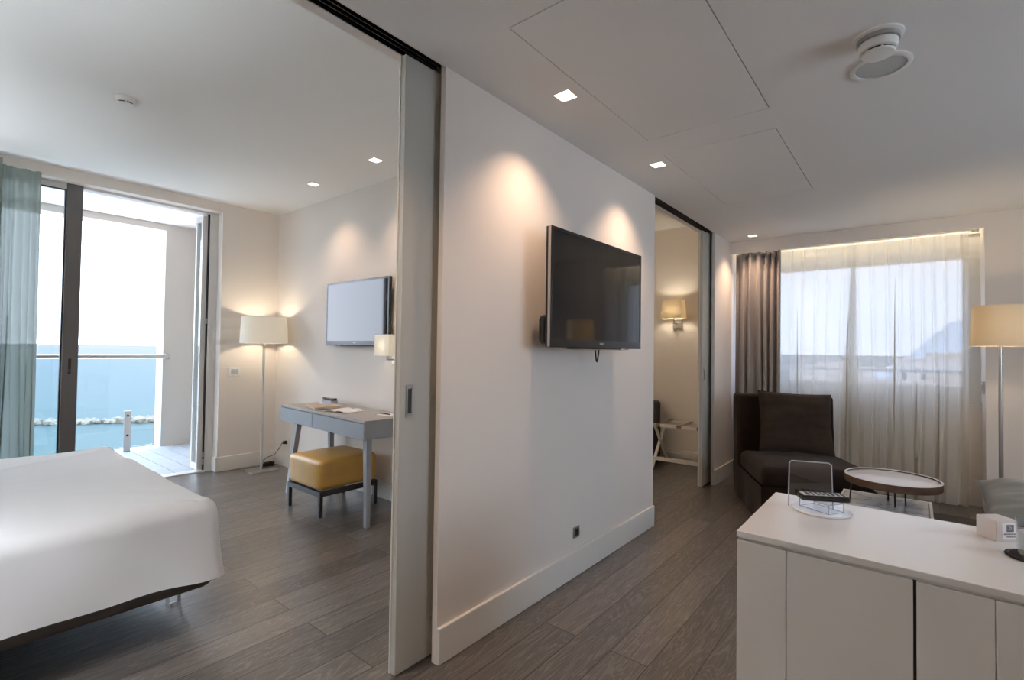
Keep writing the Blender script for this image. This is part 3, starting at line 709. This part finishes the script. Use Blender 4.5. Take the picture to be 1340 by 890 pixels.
def bed_cover():
    mb = MB(); out = round_rect(bx0, bx1, by0, by1, .05, 8, .04); n = len(out); zt = .562
    cx, cyy = (bx0+bx1)/2, (by0+by1)/2; rings = []
    def hem(p):
        z = .235+.012*math.sin(p.x*5.1+p.y*3.3)+.010*math.sin(p.x*2.2)
        dc = (p-Vector((bx1, by0))).length
        z += -.030*math.exp(-(dc/.16)**2)
        return z
    for s in (.02, .2, .4, .6, .8, .92):
        R = []
        for p in out:
            q = Vector((cx, cyy)).lerp(p, s); R.append(Vector((q.x, q.y, zt+.012*(1-s**2))))
        rings.append(R)
    rr = .075
    for k in range(1, 9):
        a = PI/2*k/8; R = []
        for p in out:
            d = (p-Vector((cx, cyy))); e = Vector((max(-1, min(1, d.x/((bx1-bx0)/2))), max(-1, min(1, d.y/((by1-by0)/2)))))
            nrm = Vector((e.x if abs(e.x) > .93 else 0, e.y if abs(e.y) > .93 else 0))
            if nrm.length < .1: nrm = e
            nrm.normalize(); q = p-nrm*rr*(1-math.sin(a)); R.append(Vector((q.x, q.y, zt-rr*(1-math.cos(a)))))
        rings.append(R)
    for k in range(1, 13):
        f = k/12; R = []
        for i, p in enumerate(out):
            d = (p-Vector((cx, cyy))); e = Vector((d.x/((bx1-bx0)/2), d.y/((by1-by0)/2)))
            nrm = Vector((e.x if abs(e.x) > .93 else 0, e.y if abs(e.y) > .93 else 0))
            if nrm.length < .1: nrm = e
            nrm.normalize(); z = (zt-rr)+(hem(p)-(zt-rr))*f
            w = .010*f*noise.noise(Vector((p.x*3+z*5, p.y*3-z*3, 7)))+.016*f*(math.sin(p.x*9+p.y*7+f*1.2)*.6+math.sin(p.x*17-p.y*15-f*2)*.4)+.018*f
            R.append(Vector((p.x+nrm.x*w, p.y+nrm.y*w, z)))
        rings.append(R)
    bv = []
    for R in rings:
        L = []
        for q in R:
            nz = noise.noise(Vector((q.x*1.4, q.y*5.0, 1.0)))*.011+(1-abs(noise.noise(Vector((q.x*1.1+q.y*.5, q.y*2.6-q.x*.8, 9.0)))))**6*.010+noise.noise(Vector((q.x*4, q.y*9, 4.0)))*.003
            if q.z > .5: q = q+Vector((0, 0, nz))
            L.append(mb.bm.verts.new(q))
        bv.append(L)
    mb.bm.faces.new(bv[0])
    for A, B in zip(bv, bv[1:]):
        for k in range(n): mb.bm.faces.new((A[k], A[(k+1) % n], B[(k+1) % n], B[k]))
    return mb
bed_cover().build('bedspread', M['sheet'], t, smooth=True, mods=[('SUBSURF', dict(levels=1, render_levels=1))])
for (x, y) in ((.86, 2.78), (.86, 4.0), (-1.05, 2.62), (-1.05, 4.05)):
    mb = MB(); mb.box((x-.03, y-.004, .0), (x+.03, y+.004, .012)); mb.box((x-.03, y-.004, .012), (x-.018, y+.004, .159)); mb.box((x+.018, y-.004, .012), (x+.03, y+.004, .159)); mb.build('leg', M['chrome'], t)
MB().box((bx1+.0002, by0+.10, .20), (bx1+.010, by0+.16, .36), bev=.002, seg=1).build('base_strap', M['bed_base'], t)
MB().box((bx0-.04, by0-.05, .05), (bx0+.018, by1+.05, 1.05), bev=.02).build('headboard', M['bed_base'], t)

# ------------------------------------------------------------------ curtains
def curtain_sheet(x, y0, y1, z0, z1, amp, n, seed, axis='y', nz=28, flare=.25, pinch=None, sub=10, tight=0):
    """hanging pleated cloth; axis is the direction it runs along"""
    rnd = random.Random(seed); ph = [rnd.uniform(0, 6.28) for _ in range(n+2)]; wd = [rnd.uniform(.55, 1.25) for _ in range(n)]
    tot = sum(wd); edges = [0]
    for w in wd: edges.append(edges[-1]+w/tot)
    def prof(s):
        for i in range(n):
            if s <= edges[i+1] or i == n-1:
                k = (s-edges[i])/(edges[i+1]-edges[i]); return i, k
    def fn(u, v):
        i, k = prof(u); a = amp*(.6+.6*((ph[i] % 1)))
        top = 1-v
        off = a*(.55+flare*top)*(math.exp(-((k-.5)/tight)**2)*1.6 if tight else math.sin(2*PI*k))+amp*.35*math.sin(9*u+ph[0]+1.4*top)
        yy = y0+(y1-y0)*u+.012*math.sin(2*PI*k*2+ph[1])*top+.02*math.sin(3.0*top+ph[i])*top*(0 < i < n-1)
        if pinch:
            pc, pw = pinch; d = (yy-pc)/pw; yy += -pw*.75*d*math.exp(-d*d)*max(0, 1-abs(v-.93)/.35)
        z = z0+(z1-z0)*v
        return Vector((x+off, yy, z)) if axis == 'y' else Vector((yy, x+off, z))
    mb = MB(); mb.grid(fn, n*sub, nz); return mb
c = curtain_sheet(5.445, 1.435, 1.015, .012, 2.277, .046, 6, 4, flare=.35).build('drape', M['drape'], smooth=True, mods=[('SOLIDIFY', dict(thickness=.004, offset=0))])
tag(c, 'grey satin floor length drape at the left of the window', 'curtain')
t = thing('voile_curtain', 'cream see through voile curtain across the wide window', 'curtain', (0, 0, 0))
curtain_sheet(5.545, 1.10, -.355, .015, 2.275, .019, 16, 9, flare=.35, pinch=(.45, .10), sub=26, tight=.11).build('cloth', M['sheer'], t, smooth=True)
mb = MB(); mb.grid(lambda u, v: Vector((5.585+.012*math.sin(u*2*PI*3)*(.3+1-v), .452+(u-.5)*(.022+.115*(1-v)**.9)+.01*math.sin(v*5), .45+1.72*v)), 36, 24)
mb.build('overlap_fold', M['sheer'], t, smooth=True)
tr = thing('curtain_track', 'white ceiling track end with small bracket at the top right of the voile', 'curtain track', (5.545, 0, 2.29))
MB().box((-.012, -.40, .0), (.012, 1.44, .018)).build('rail', M['white_plastic'], tr)
mb = MB(); mb.box((-.015, -.415, -.012), (.015, -.4003, .016), bev=.002, seg=1); mb.box((-.01, -.395, -.012), (.01, -.37, -.0005)); mb.build('end_bracket', M['steel'], tr)
t = thing('voile_curtain', 'pale grey green voile gathered at the left of the balcony door', 'curtain', (0, 0, 0))
curtain_sheet(5.33, .08, .665, .015, 2.60, .030, 9, 31, axis='x', flare=.5).build('cloth', M['sheer_bed'], t, smooth=True)
curtain_sheet(5.22, -.9, .44, .015, 2.62, .030, 16, 32, axis='x', flare=.5).build('lining', M['sheer_bed'], t, smooth=True)

# ------------------------------------------------------------------ desk
ang = -math.atan2(.09, 1.375)
D = thing('writing_desk', 'blue grey writing desk with two drawers against the bedroom wall', 'desk', (2.03, 2.95, 0), ang)
dl, dd = 1.378, .440
MB().box((0, 0, .728), (dd, dl, .745), bev=.002, seg=1).build('desktop', M['desk_top'], D)
mb = MB(); mb.box((.012, .0, .612), (dd, .016, .7278)); mb.box((.012, dl-.016, .612), (dd, dl, .7278)); mb.box((dd-.016, .016, .612), (dd, dl-.016, .7278)); mb.box((.016, .016, .612), (dd-.016, dl-.016, .620)); mb.build('carcass', M['desk'], D)
for (a, b) in ((.0, .772), (.776, dl)):
    MB().box((-.004, a+.001, .612), (.0118, b-.001, .724), bev=.0015, seg=1).build('drawer_front', M['desk'], D)
def leg(p, q): MB().beam(p, q, .050, .042, up=(1, 0, 0), w2=.034, h2=.030).build('leg', M['desk'], D)
leg((.060, .055, .6118), (.045, .018, .0)); leg((.060, 1.16, .6118), (.020, 1.245, .0)); leg((dd-.07, .055, .6118), (dd-.04, .018, 0)); leg((dd-.085, 1.16, .6118), (dd-.03, 1.245, 0))

# things on the desk
t = thing('leather_folder', 'tan leather folder lying on the desk', 'folder', (2.26, 3.88, .7462), -.25)
mb = MB(); mb.box((-.11, -.15, 0), (.11, .15, .006), bev=.002, seg=1); mb.build('back_cover', M['folder'], t)
mb = MB(); mb.box((-.105, -.145, .0062), (.105, .148, .013)); mb.build('pages', M['paper'], t)
mb = MB(); mb.box((-.11, -.15, .0132), (.11, .15, .018), bev=.002, seg=1); mb.build('cover', M['folder'], t)
t = thing('magazine', 'open white magazine lying flat on the desk', 'magazine', (2.25, 3.55, .7462), .2)
for s in (-1, 1):
    mb = MB(); mb.grid(lambda u, v: Vector((-.10+.20*v, s*(.0005+.13*u), .002+.014*math.sin(PI*min(1, u*1.15))**1.0*(1-.5*u))), 12, 2); mb.build('page', M['paper'], t, smooth=True, mods=[('SOLIDIFY', dict(thickness=.003, offset=0))])
t = thing('remote_control', 'black remote control resting on small acrylic block on the desk', 'remote control', (2.44, 4.08, .7835), -.1)
MB().box((-.025, -.095, 0), (.025, .095, .018), bev=.005, seg=2).build('body', M['tv_body'], t)
mb = MB()
for i in range(8):
    for j in range(3): mb.box((-.017+j*.013, -.08+i*.018, .018), (-.009+j*.013, -.07+i*.018, .0195))
mb.build('keypad', M['buttons'], t)
t = thing('acrylic_block', 'low white and clear acrylic block under the desk remote', 'holder', (2.44, 4.08, .7452), -.1)
MB().box((-.05, -.105, 0), (.05, .105, .008), bev=.002, seg=1).build('base', M['white_plastic'], t)
mb = MB(); mb.box((-.03, -.09, .0081), (.03, .09, .037)); mb.build('block', M['acrylic_edge'], t)
t = thing('pen', 'black pen on white notepad at the right end of the desk', 'pen', (2.33, 3.13, .7505), 0)
mb = MB(); mb.tube([(0, .065, .005), (.0, .055, .005), (0, -.06, .005), (0, -.072, .005)], [.0025, .005, .005, .0015], 10); mb.build('barrel', M['tv_body'], t, smooth='auto')
mb = MB(); mb.box((-.002, .02, .0102), (.002, .062, .0118)); mb.build('clip', M['steel'], t)
t = thing('notepad', 'white notepad beneath the pen on the desk', 'notepad', (2.36, 3.11, .7452), .1)
MB().box((-.06, -.09, 0), (.06, .09, .004)).build('pages', M['paper'], t)
MB().box((-.061, .075, .0001), (.061, .0915, .0051)).build('binding', M['folder'], t)

# ------------------------------------------------------------------ ottoman
t = thing('ottoman', 'mustard leather cube ottoman on dark metal frame half under the desk', 'ottoman', (1.955, 3.375, 0), 0)
mb = MB(); w, d = .50, .48
mb.box((0, 0, .192), (w, d, .412), bev=.035, seg=5)
bmesh.ops.subdivide_edges(mb.bm, edges=[e for e in mb.bm.edges if e.calc_length() > .1], cuts=6, use_grid_fill=True)
for v in mb.bm.verts:
    fx, fy, fz = (v.co.x-w/2)/(w/2), (v.co.y-d/2)/(d/2), (v.co.z-.30)/.11
    bl = max(0, 1-fx*fx)*max(0, 1-fy*fy)
    if fz > .6: v.co.z += .010*bl
    else:
        if abs(fx) > .9: v.co.x += .006*fx*max(0, 1-fz*fz)*max(0, 1-fy*fy)
        if abs(fy) > .9: v.co.y += .006*fy*max(0, 1-fz*fz)*max(0, 1-fx*fx)
mb.build('cushion', M['leather'], t, smooth=True)
mb = MB(); b = .026
mb.box((0, 0, .152), (w, b, .190)); mb.box((0, d-b, .152), (w, d, .190)); mb.box((0, b, .152), (b, d-b, .190)); mb.box((w-b, b, .152), (w, d-b, .190)); mb.build('frame', M['dark_metal'], t)
for (x, y) in ((0, 0), (w-b, 0), (0, d-b), (w-b, d-b)): MB().box((x, y, 0), (x+b, y+b, .1519)).build('leg', M['dark_metal'], t)

# ------------------------------------------------------------------ luggage rack and suitcase
t = thing('luggage_rack', 'white folding luggage rack with tan straps beyond the second doorway', 'luggage rack', (5.375, 1.79, 0))
y0, y1 = -.165, .435
for sx in (-1, 1):
    mb = MB(); mb.beam((sx*.175, y0-.01, .463), (sx*.175, y1+.02, .463), .030, .034, bev=.006); mb.build('top_bar', M['white_wood'], t)
    mb = MB(); mb.beam((sx*.175, y0+.032, .100), (sx*.175, y1-.032, .100), .028, .036, bev=.003); mb.build('stretcher', M['white_wood'], t)
    for y in (y0+.02, y1-.02):
        yy = y+.012*sx
        mb = MB(); mb.beam((sx*.170, yy, .447), (-sx*.195, yy, 0.0), .022, .030, up=(0, 1, 0), bev=.002); mb.build('leg', M['white_wood'], t)
for y in (y0+.09, (y0+y1)/2, y1-.07):
    mb = MB(); mb.grid(lambda u, v: Vector((-.193+.386*u, y-.025+.05*v, .4815-.014*math.sin(PI*u))), 14, 1)
    for sx in (-1, 1): mb.grid(lambda u, v: Vector((sx*(.192+.0015), y-.025+.05*v, .4815-.036*u)), 2, 1)
    mb.build('strap', M['strap'], t, mods=[('SOLIDIFY', dict(thickness=.002, offset=1))])
t = thing('suitcase', 'black upright suitcase at the left edge of the second doorway', 'suitcase', (5.42, 2.46, 0))
mb = MB(); mb.box((-.11, -.20, .05), (.11, .20, .70), bev=.035, seg=3); mb.build('shell', M['suitcase'], t, smooth='auto')
mb = MB(); mb.tube([(.0, -.14, .70), (0, -.14, .80), (0, .14, .80), (0, .14, .70)], .009, 8); mb.build('handle', M['suitcase'], t)
for (x, y) in ((-.08, -.16), (.08, -.16), (-.08, .16), (.08, .16)):
    mb = MB(); mb.tube([(x, y-.012, .026), (x, y+.012, .026)], .025, 14); mb.box((x-.008, y-.006, .026), (x+.008, y+.006, .06)); mb.build('wheel', M['suitcase'], t)

# ------------------------------------------------------------------ lounge chair with cushion
def puffy(mb, x0, x1, y0, y1, z0, z1, bev, crown=.02, seg=4, wr=.006, sd=0):
    mb.box((x0, y0, z0), (x1, y1, z1), bev=bev, seg=seg)
    bmesh.ops.subdivide_edges(mb.bm, edges=[e for e in mb.bm.edges if e.calc_length() > .12], cuts=7, use_grid_fill=True)
    cx, cyy, cz = (x0+x1)/2, (y0+y1)/2, (z0+z1)/2
    for v in mb.bm.verts:
        fx, fy, fz = (v.co.x-cx)/((x1-x0)/2), (v.co.y-cyy)/((y1-y0)/2), (v.co.z-cz)/((z1-z0)/2)
        if fz > .7: v.co.z += crown*max(0, 1-fx*fx)*max(0, 1-fy*fy)
        nn = noise.noise_vector(v.co*7+Vector((sd, 0, 0)))
        v.co += nn*wr
    return mb
CH = thing('lounge_chair', 'low armless dark brown linen lounge chair by the grey drape', 'armchair', (4.80, .85, 0), PI+math.radians(27))
mb = puffy(MB(), .0, .70, -.375, .375, .255, .415, .055, .025, sd=3); mb.build('seat_cushion', M['linen'], CH, smooth=True)
mb = MB(); n = 40
def skirt_fn(u, v):
    per = [(.71, .385), (.71, -.385), (-.20, -.385), (-.20, .385), (.71, .385)]
    s = u*4; i = min(3, int(s)); k = s-i; a, b = Vector(per[i]), Vector(per[i+1]); p = a.lerp(b, k)
    nn = .010*math.sin(u*60)*(1-v)
    dv = (p-Vector((.25, 0))).normalized()
    return Vector((p.x+dv.x*nn, p.y+dv.y*nn, .012+.265*v))
mb.grid(skirt_fn, 96, 6); mb.box((-.17, -.36, .10), (.68, .36, .254)); mb.build('skirt', M['linen'], CH, smooth='auto')
mb = puffy(MB(), -.20, -.012, -.385, .385, .245, .890, .030, .006, sd=8); 
for v in mb.bm.verts: v.co.x -= (v.co.z-.4)*.10 if v.co.z > .4 else 0
mb.build('backrest', M['linen'], CH, smooth=True)
for (x, y) in ((.62, .30), (.62, -.30), (-.12, .30), (-.12, -.30)): MB().box((x-.025, y-.025, 0), (x+.025, y+.025, .0999)).build('leg', M['dark_metal'], CH)

def pillow(name, w, h, th, m, loc, rot, lab, flange=.0, sd=0, seam=True):
    t = thing(name, lab, 'cushion', loc); t.rotation_euler = rot
    def fn(sgn):
        def g(u, v):
            a, b = u*2-1, v*2-1
            k = max(0, (1-abs(a)**2.6))*max(0, (1-abs(b)**2.6))
            pin = 1-.055*((1-a*a)*(abs(b)**3))-.0
            pin2 = 1-.055*((1-b*b)*(abs(a)**3))
            x, y = a*w/2*pin2, b*h/2*pin
            z = sgn*th/2*k**.55
            nn = noise.noise(Vector((x*9+sd, y*9, sgn*2)))*.016*k**.3+noise.noise(Vector((x*4+sd, y*22, sgn)))*.012*k**.4
            return Vector((x, y, z+nn*sgn))
        return g
    mb = MB(); mb.grid(fn(1), 36, 36); mb.grid(fn(-1), 36, 36); mb.build('cover', m, t, smooth=True, weld=.0006)
    if seam:
        pts = []
        for (a0, b0, a1, b1) in ((-1, -1, 1, -1), (1, -1, 1, 1), (1, 1, -1, 1), (-1, 1, -1, -1)):
            for i in range(14):
                k = i/14; pts.append(fn(1)((a0+(a1-a0)*k+1)/2, (b0+(b1-b0)*k+1)/2))
        pts.append(pts[0]); mb = MB(); mb.tube(pts, .004, 6, cap=False); mb.build('piping', m, t, smooth=True)
    return t
# leaning on the chair back: local x = width, local y = up
def frame_rot(xa, ya):
    xa = Vector(xa).normalized(); ya = Vector(ya).normalized(); za = xa.cross(ya).normalized(); ya = za.cross(xa)
    return Matrix((xa, ya, za)).transposed().to_euler()
f = Vector((-.891, -.454, 0)); s = Vector((.454, -.891, 0))
cpos = Vector((4.80, .85, 0))+f*.150+s*.02+Vector((0, 0, .685))
pillow('throw_cushion', .56, .50, .15, M['pillow_brown'], cpos, frame_rot(s+Vector((0, 0, -.04)), Vector((0, 0, 1))-f*.27), 'square dark brown cushion leaning on the lounge chair back', sd=5)

# ------------------------------------------------------------------ rug, sofa with cushion
tag(MB().box((2.45, -2.3, .0005), (5.20, .05, .010), bev=.003, seg=1).build('area_rug', M['rug']), 'charcoal woven rug on the floor under the window end', 'rug')
SF = thing('sofa', 'charcoal sofa end showing under the grey green cushion at the right edge', 'sofa', (3.15, -.85, .010))
mb = puffy(MB(), -.76, .74, -.45, .52, .26, .400, .05, .008, sd=2); mb.build('seat_cushion', M['sofa'], SF, smooth=True)
mb = MB(); mb.box((-.78, -.55, .06), (.76, .53, .2595), bev=.02); mb.build('base', M['sofa'], SF)
mb = puffy(MB(), -.78, .76, -.70, -.46, .265, .72, .06, .0, sd=6); mb.build('backrest', M['sofa'], SF, smooth=True)
for (x, y) in ((-.7, -.5), (.7, -.5), (-.7, .45), (.7, .45)): MB().box((x-.03, y-.03, .0005), (x+.03, y+.03, .0599)).build('leg', M['dark_metal'], SF)
pillow('throw_cushion', .56, .50, .17, M['pillow_grey'], (3.50, -.545, .522), frame_rot((0, -1, .02), (.97, .08, .22)), 'grey green piped cushion lying on the charcoal sofa', sd=14)

# ------------------------------------------------------------------ coffee table and tray table
t = thing('coffee_table', 'low rectangular white marble coffee table', 'coffee table', (0, 0, 0))
mb = MB(); mb.box((3.02, -.068, .342), (3.955, .352, .360), bev=.006, seg=2); mb.build('marble_top', M['marble'], t)
mb = MB(); mb.box((3.00, -.082, .325), (3.97, -.0685, .361)); mb.box((3.00, .3525, .325), (3.97, .366, .361)); mb.box((3.00, -.0685, .325), (3.0195, .3525, .361)); mb.box((3.9555, -.0685, .325), (3.97, .3525, .361)); mb.box((3.0195, -.0685, .325), (3.9555, .3525, .3415)); mb.build('frame', M['table_frame'], t)
for (x, y) in ((3.02, -.065), (3.95, -.065), (3.02, .349), (3.95, .349)): MB().box((x-.014, y-.014, .011 if y < .06 else .0), (x+.014, y+.014, .3249)).build('leg', M['table_frame'], t)
t = thing('tray_table', 'round white topped tray table with walnut rim standing over the marble table', 'tray table', (3.755, .105, .3605))
R = .235
MB().lathe([(R-.012, .118), (R-.002, .120), (R, .124), (R, .160), (R-.002, .162), (R-.0055, .162), (R-.006, .150)], n=72).build('rim', M['walnut'], t, smooth='auto')
MB().lathe([(R-.0062, .1505), (R-.0062, .155), (R-.007, .1555)], n=72).build('top', M['tray_top'], t, smooth='auto')
mb = MB(); mb.lathe([(R-.010, .1622), (R+.0006, .1622), (R+.0006, .1645), (R-.010, .1645)], n=72, closed=True); mb.build('rim_edge', M['tray_top'], t, smooth='auto')
for a, q in ((1.75, .20), (.25, .08), (5.2, .07), (3.4, .06)):
    mb = MB(); x, y = q*math.cos(a), q*math.sin(a); mb.tube([(x*1.04, y*1.04, .0), (x, y, .118)], .0045, 8); mb.build('leg', M['dark_metal'], t, smooth='auto')
mb = MB(); mb.box((-.10, -.012, .106), (.10, .012, .1178)); mb.box((-.012, -.10, .106), (.012, .10, .1178)); mb.build('cross_brace', M['steel'], t)

# ------------------------------------------------------------------ white cabinet
CB = thing('cabinet', 'long low white cabinet with plain doors in the foreground', 'cabinet', (1.502, 0, 0))
ye, yr, dp, ht = .391, -.62, .508, .75
mb = MB(); mb.box((.012, yr+.002, .06), (dp-.002, ye-.002, ht-.0185)); mb.box((.04, yr+.02, 0), (dp-.02, ye-.02, .0599)); mb.build('body', M['lacquer'], CB)
MB().box((-.001, yr, ht-.018), (dp, ye, ht), bev=.002, seg=2).build('top', M['lacquer'], CB)
zt = ht-.026
MB().box((.0, .267, .06), (.0118, ye-.001, zt), bev=.001, seg=1).build('filler_panel', M['lacquer'], CB)
MB().box((.0, .003, .06), (.0118, .265, zt), bev=.001, seg=1).build('door', M['lacquer'], CB)
MB().box((.0, -.135, .06), (.0118, -.003, zt), bev=.001, seg=1).build('door', M['lacquer'], CB)
MB().box((.0, -.40, .06), (.0118, -.137, zt), bev=.001, seg=1).build('door', M['lacquer'], CB)
MB().box((.0, yr+.001, .06), (.0118, -.402, zt), bev=.001, seg=1).build('filler_panel', M['lacquer'], CB)
MB().box((.0119, -.006, .06), (.0125, .006, zt)).build('door_gap', M['black'], CB)

# remote holder
zc = .7502
t = thing('acrylic_stand', 'clear acrylic stand with mirror base on the white cabinet', 'holder', (1.868, .232, zc))
MB().lathe([(.082, 0), (.084, .003), (.082, .006)], n=56).build('base_disc', mat('mirror white acrylic', (.78, .78, .80), .08, spec=.8), t, smooth='auto')
fr = [Vector((-.030, .088, .0062)), Vector((-.026, .086, .145)), Vector((-.023, .080, .152)), Vector((.016, -.018, .152)), Vector((.018, -.026, .146)), Vector((.020, -.030, .0062))]
mb = MB(); mb.tube(fr, .0018, 8); mb.build('frame_edge', M['acrylic_edge'], t, smooth='auto')
mb = MB(); mb.grid(lambda u, v: (Vector((-.029, .085, .007)).lerp(Vector((.019, -.027, .007)), u))+Vector((.003*v, 0, .143*v)), 2, 2); mb.build('panel', M['acrylic'], t, mods=[('SOLIDIFY', dict(thickness=.003))])
mb = MB(); bxs = dict(x0=-.042, x1=.030, y0=-.045, y1=.055)
rot = Matrix.Rotation(math.radians(-30), 3, 'Z')
def bx(a, b, c_, d): return (rot @ Vector((a, b, c_))) 
pts8 = [rot @ Vector((x, y, z)) for z in (.0065, .034) for x, y in ((-.033, -.05), (.033, -.05), (.033, .05), (-.033, .05))]
for i, j in ((0, 1), (1, 2), (2, 3), (3, 0), (4, 5), (5, 6), (6, 7), (7, 4), (0, 4), (1, 5), (2, 6), (3, 7)): mb.tube([pts8[i], pts8[j]], .0012, 6)
mb.build('rest_edge', M['acrylic_edge'], t)
mb = MB(); vs = [mb.bm.verts.new(q) for q in pts8]
for fc in ((0, 1, 5, 4), (1, 2, 6, 5), (2, 3, 7, 6), (3, 0, 4, 7), (4, 5, 6, 7)): mb.bm.faces.new([vs[i] for i in fc])
mb.build('rest', M['acrylic'], t)
t = thing('remote_control', 'black remote control with pale keys resting on the acrylic stand', 'remote control', (1.862, .226, zc+.0366), math.radians(30))
mb = MB(); mb.box((-.024, -.070, 0), (.024, .070, .018), bev=.006, seg=3); mb.build('body', M['tv_body'], t, smooth='auto')
MB().box((-.020, -.064, .0181), (.020, .064, .0188)).build('face_plate', M['buttons'], t)
mb = MB()
for i in range(8):
    for j in range(3): mb.box((-.016+j*.0125, -.058+i*.0145, .0188), (-.008+j*.0125, -.050+i*.0145, .0205))
mb.build('keypad', M['tv_body'], t)

# amenity box
ang = math.atan2(-.032, -.035)
t = thing('amenity_box', 'small frosted plastic box with printed grey label on the cabinet', 'box', (1.877, -.172, zc), 0)
u1 = Vector((.035, .032, 0)).normalized(); u2 = Vector((.032, -.035, 0)).normalized()
mb = MB(); vs = []; zz = .0575
for z in (0.0005, zz):
    for a, b in ((0, 0), (.056, 0), (.056, .062), (0, .062)):
        vs.append(mb.bm.verts.new(u1*a+u2*b+Vector((0, 0, z))))
for fc in ((0, 1, 2, 3), (4, 5, 6, 7), (0, 1, 5, 4), (1, 2, 6, 5), (2, 3, 7, 6), (3, 0, 4, 7)): mb.bm.faces.new([vs[i] for i in fc])
bmesh.ops.bevel(mb.bm, geom=mb.bm.edges[:], offset=.0015, segments=2, affect='EDGES'); mb.build('body', M['frosted'], t)
mb = MB(); q = bmesh.ops.create_icosphere(mb.bm, subdivisions=3, radius=.016)
for v in mb.bm.verts: v.co += noise.noise_vector(v.co*90)*.003; v.co += u1*.022+u2*.028+Vector((0, 0, .024))
mb.build('contents', M['cotton'], t, smooth=True)
def on_face(a, z, o=.0004): return u2*a-u1*o+Vector((0, 0, z))
erot = frame_rot(u2, (0, 0, 1))
mb = MB(); vs = [mb.bm.verts.new(on_face(a, z)) for a, z in ((.016, .006), (.058, .006), (.058, .050), (.016, .050))]; mb.bm.faces.new(vs); lb = mb.build('label_card', M['paper'], t, mods=[('SOLIDIFY', dict(thickness=.0006, offset=0))])
mb = MB(); vs = [mb.bm.verts.new(on_face(a, z, .0010)) for a, z in ((.028, .027), (.049, .027), (.049, .046), (.028, .046))]; mb.bm.faces.new(vs); mb.build('logo_square', M['label_grey'], lb, mods=[('SOLIDIFY', dict(thickness=.0003, offset=0))])
text('D', .012, M['paper'], lb, on_face(.0385, .0365, .0014), erot, 'logo_letter', .0001)
mb = MB(); random.seed(2)
for (z, a0, a1) in ((.019, .020, .054), (.012, .026, .052)):
    a = a0
    while a < a1:
        w = random.uniform(.0014, .0026)
        vs = [mb.bm.verts.new(on_face(aa, z2, .0011)) for aa, z2 in ((a, z), (a+w, z), (a+w, z+.0042), (a, z+.0042))]; mb.bm.faces.new(vs); a += w+.0011
vs = [mb.bm.verts.new(on_face(aa, z2, .0011)) for aa, z2 in ((.016, .0075), (.057, .0075), (.057, .0082), (.016, .0082))]; mb.bm.faces.new(vs)
mb.build('label_print', M['label_grey'], lb)
t = thing('coaster', 'round black coaster under the tumbler on the cabinet', 'coaster', (1.787, -.232, zc))
MB().lathe([(.054, 0), (.055, .002), (.054, .004)], n=48).build('disc', M['coaster'], t, smooth='auto')
mb = MB(); mb.lathe([(.046, .0041), (.048, .0041), (.048, .0046), (.046, .0046)], n=48, closed=True); mb.build('ring_mark', M['dark_metal'], t)
t = thing('tumbler', 'clear glass tumbler standing on the black coaster', 'glass', (1.800, -.238, zc+.0047))
MB().lathe([(.034, 0), (.036, .004), (.039, .085), (.0395, .087), (.0375, .087), (.034, .012), (.001, .010)], n=48).build('glass', M['tumbler'], t, smooth='auto')
MB().lathe([(.032, .0125), (.0355, .055), (.030, .0565), (.001, .0565)], n=32).build('paper_cap', M['frosted'], t, smooth='auto')
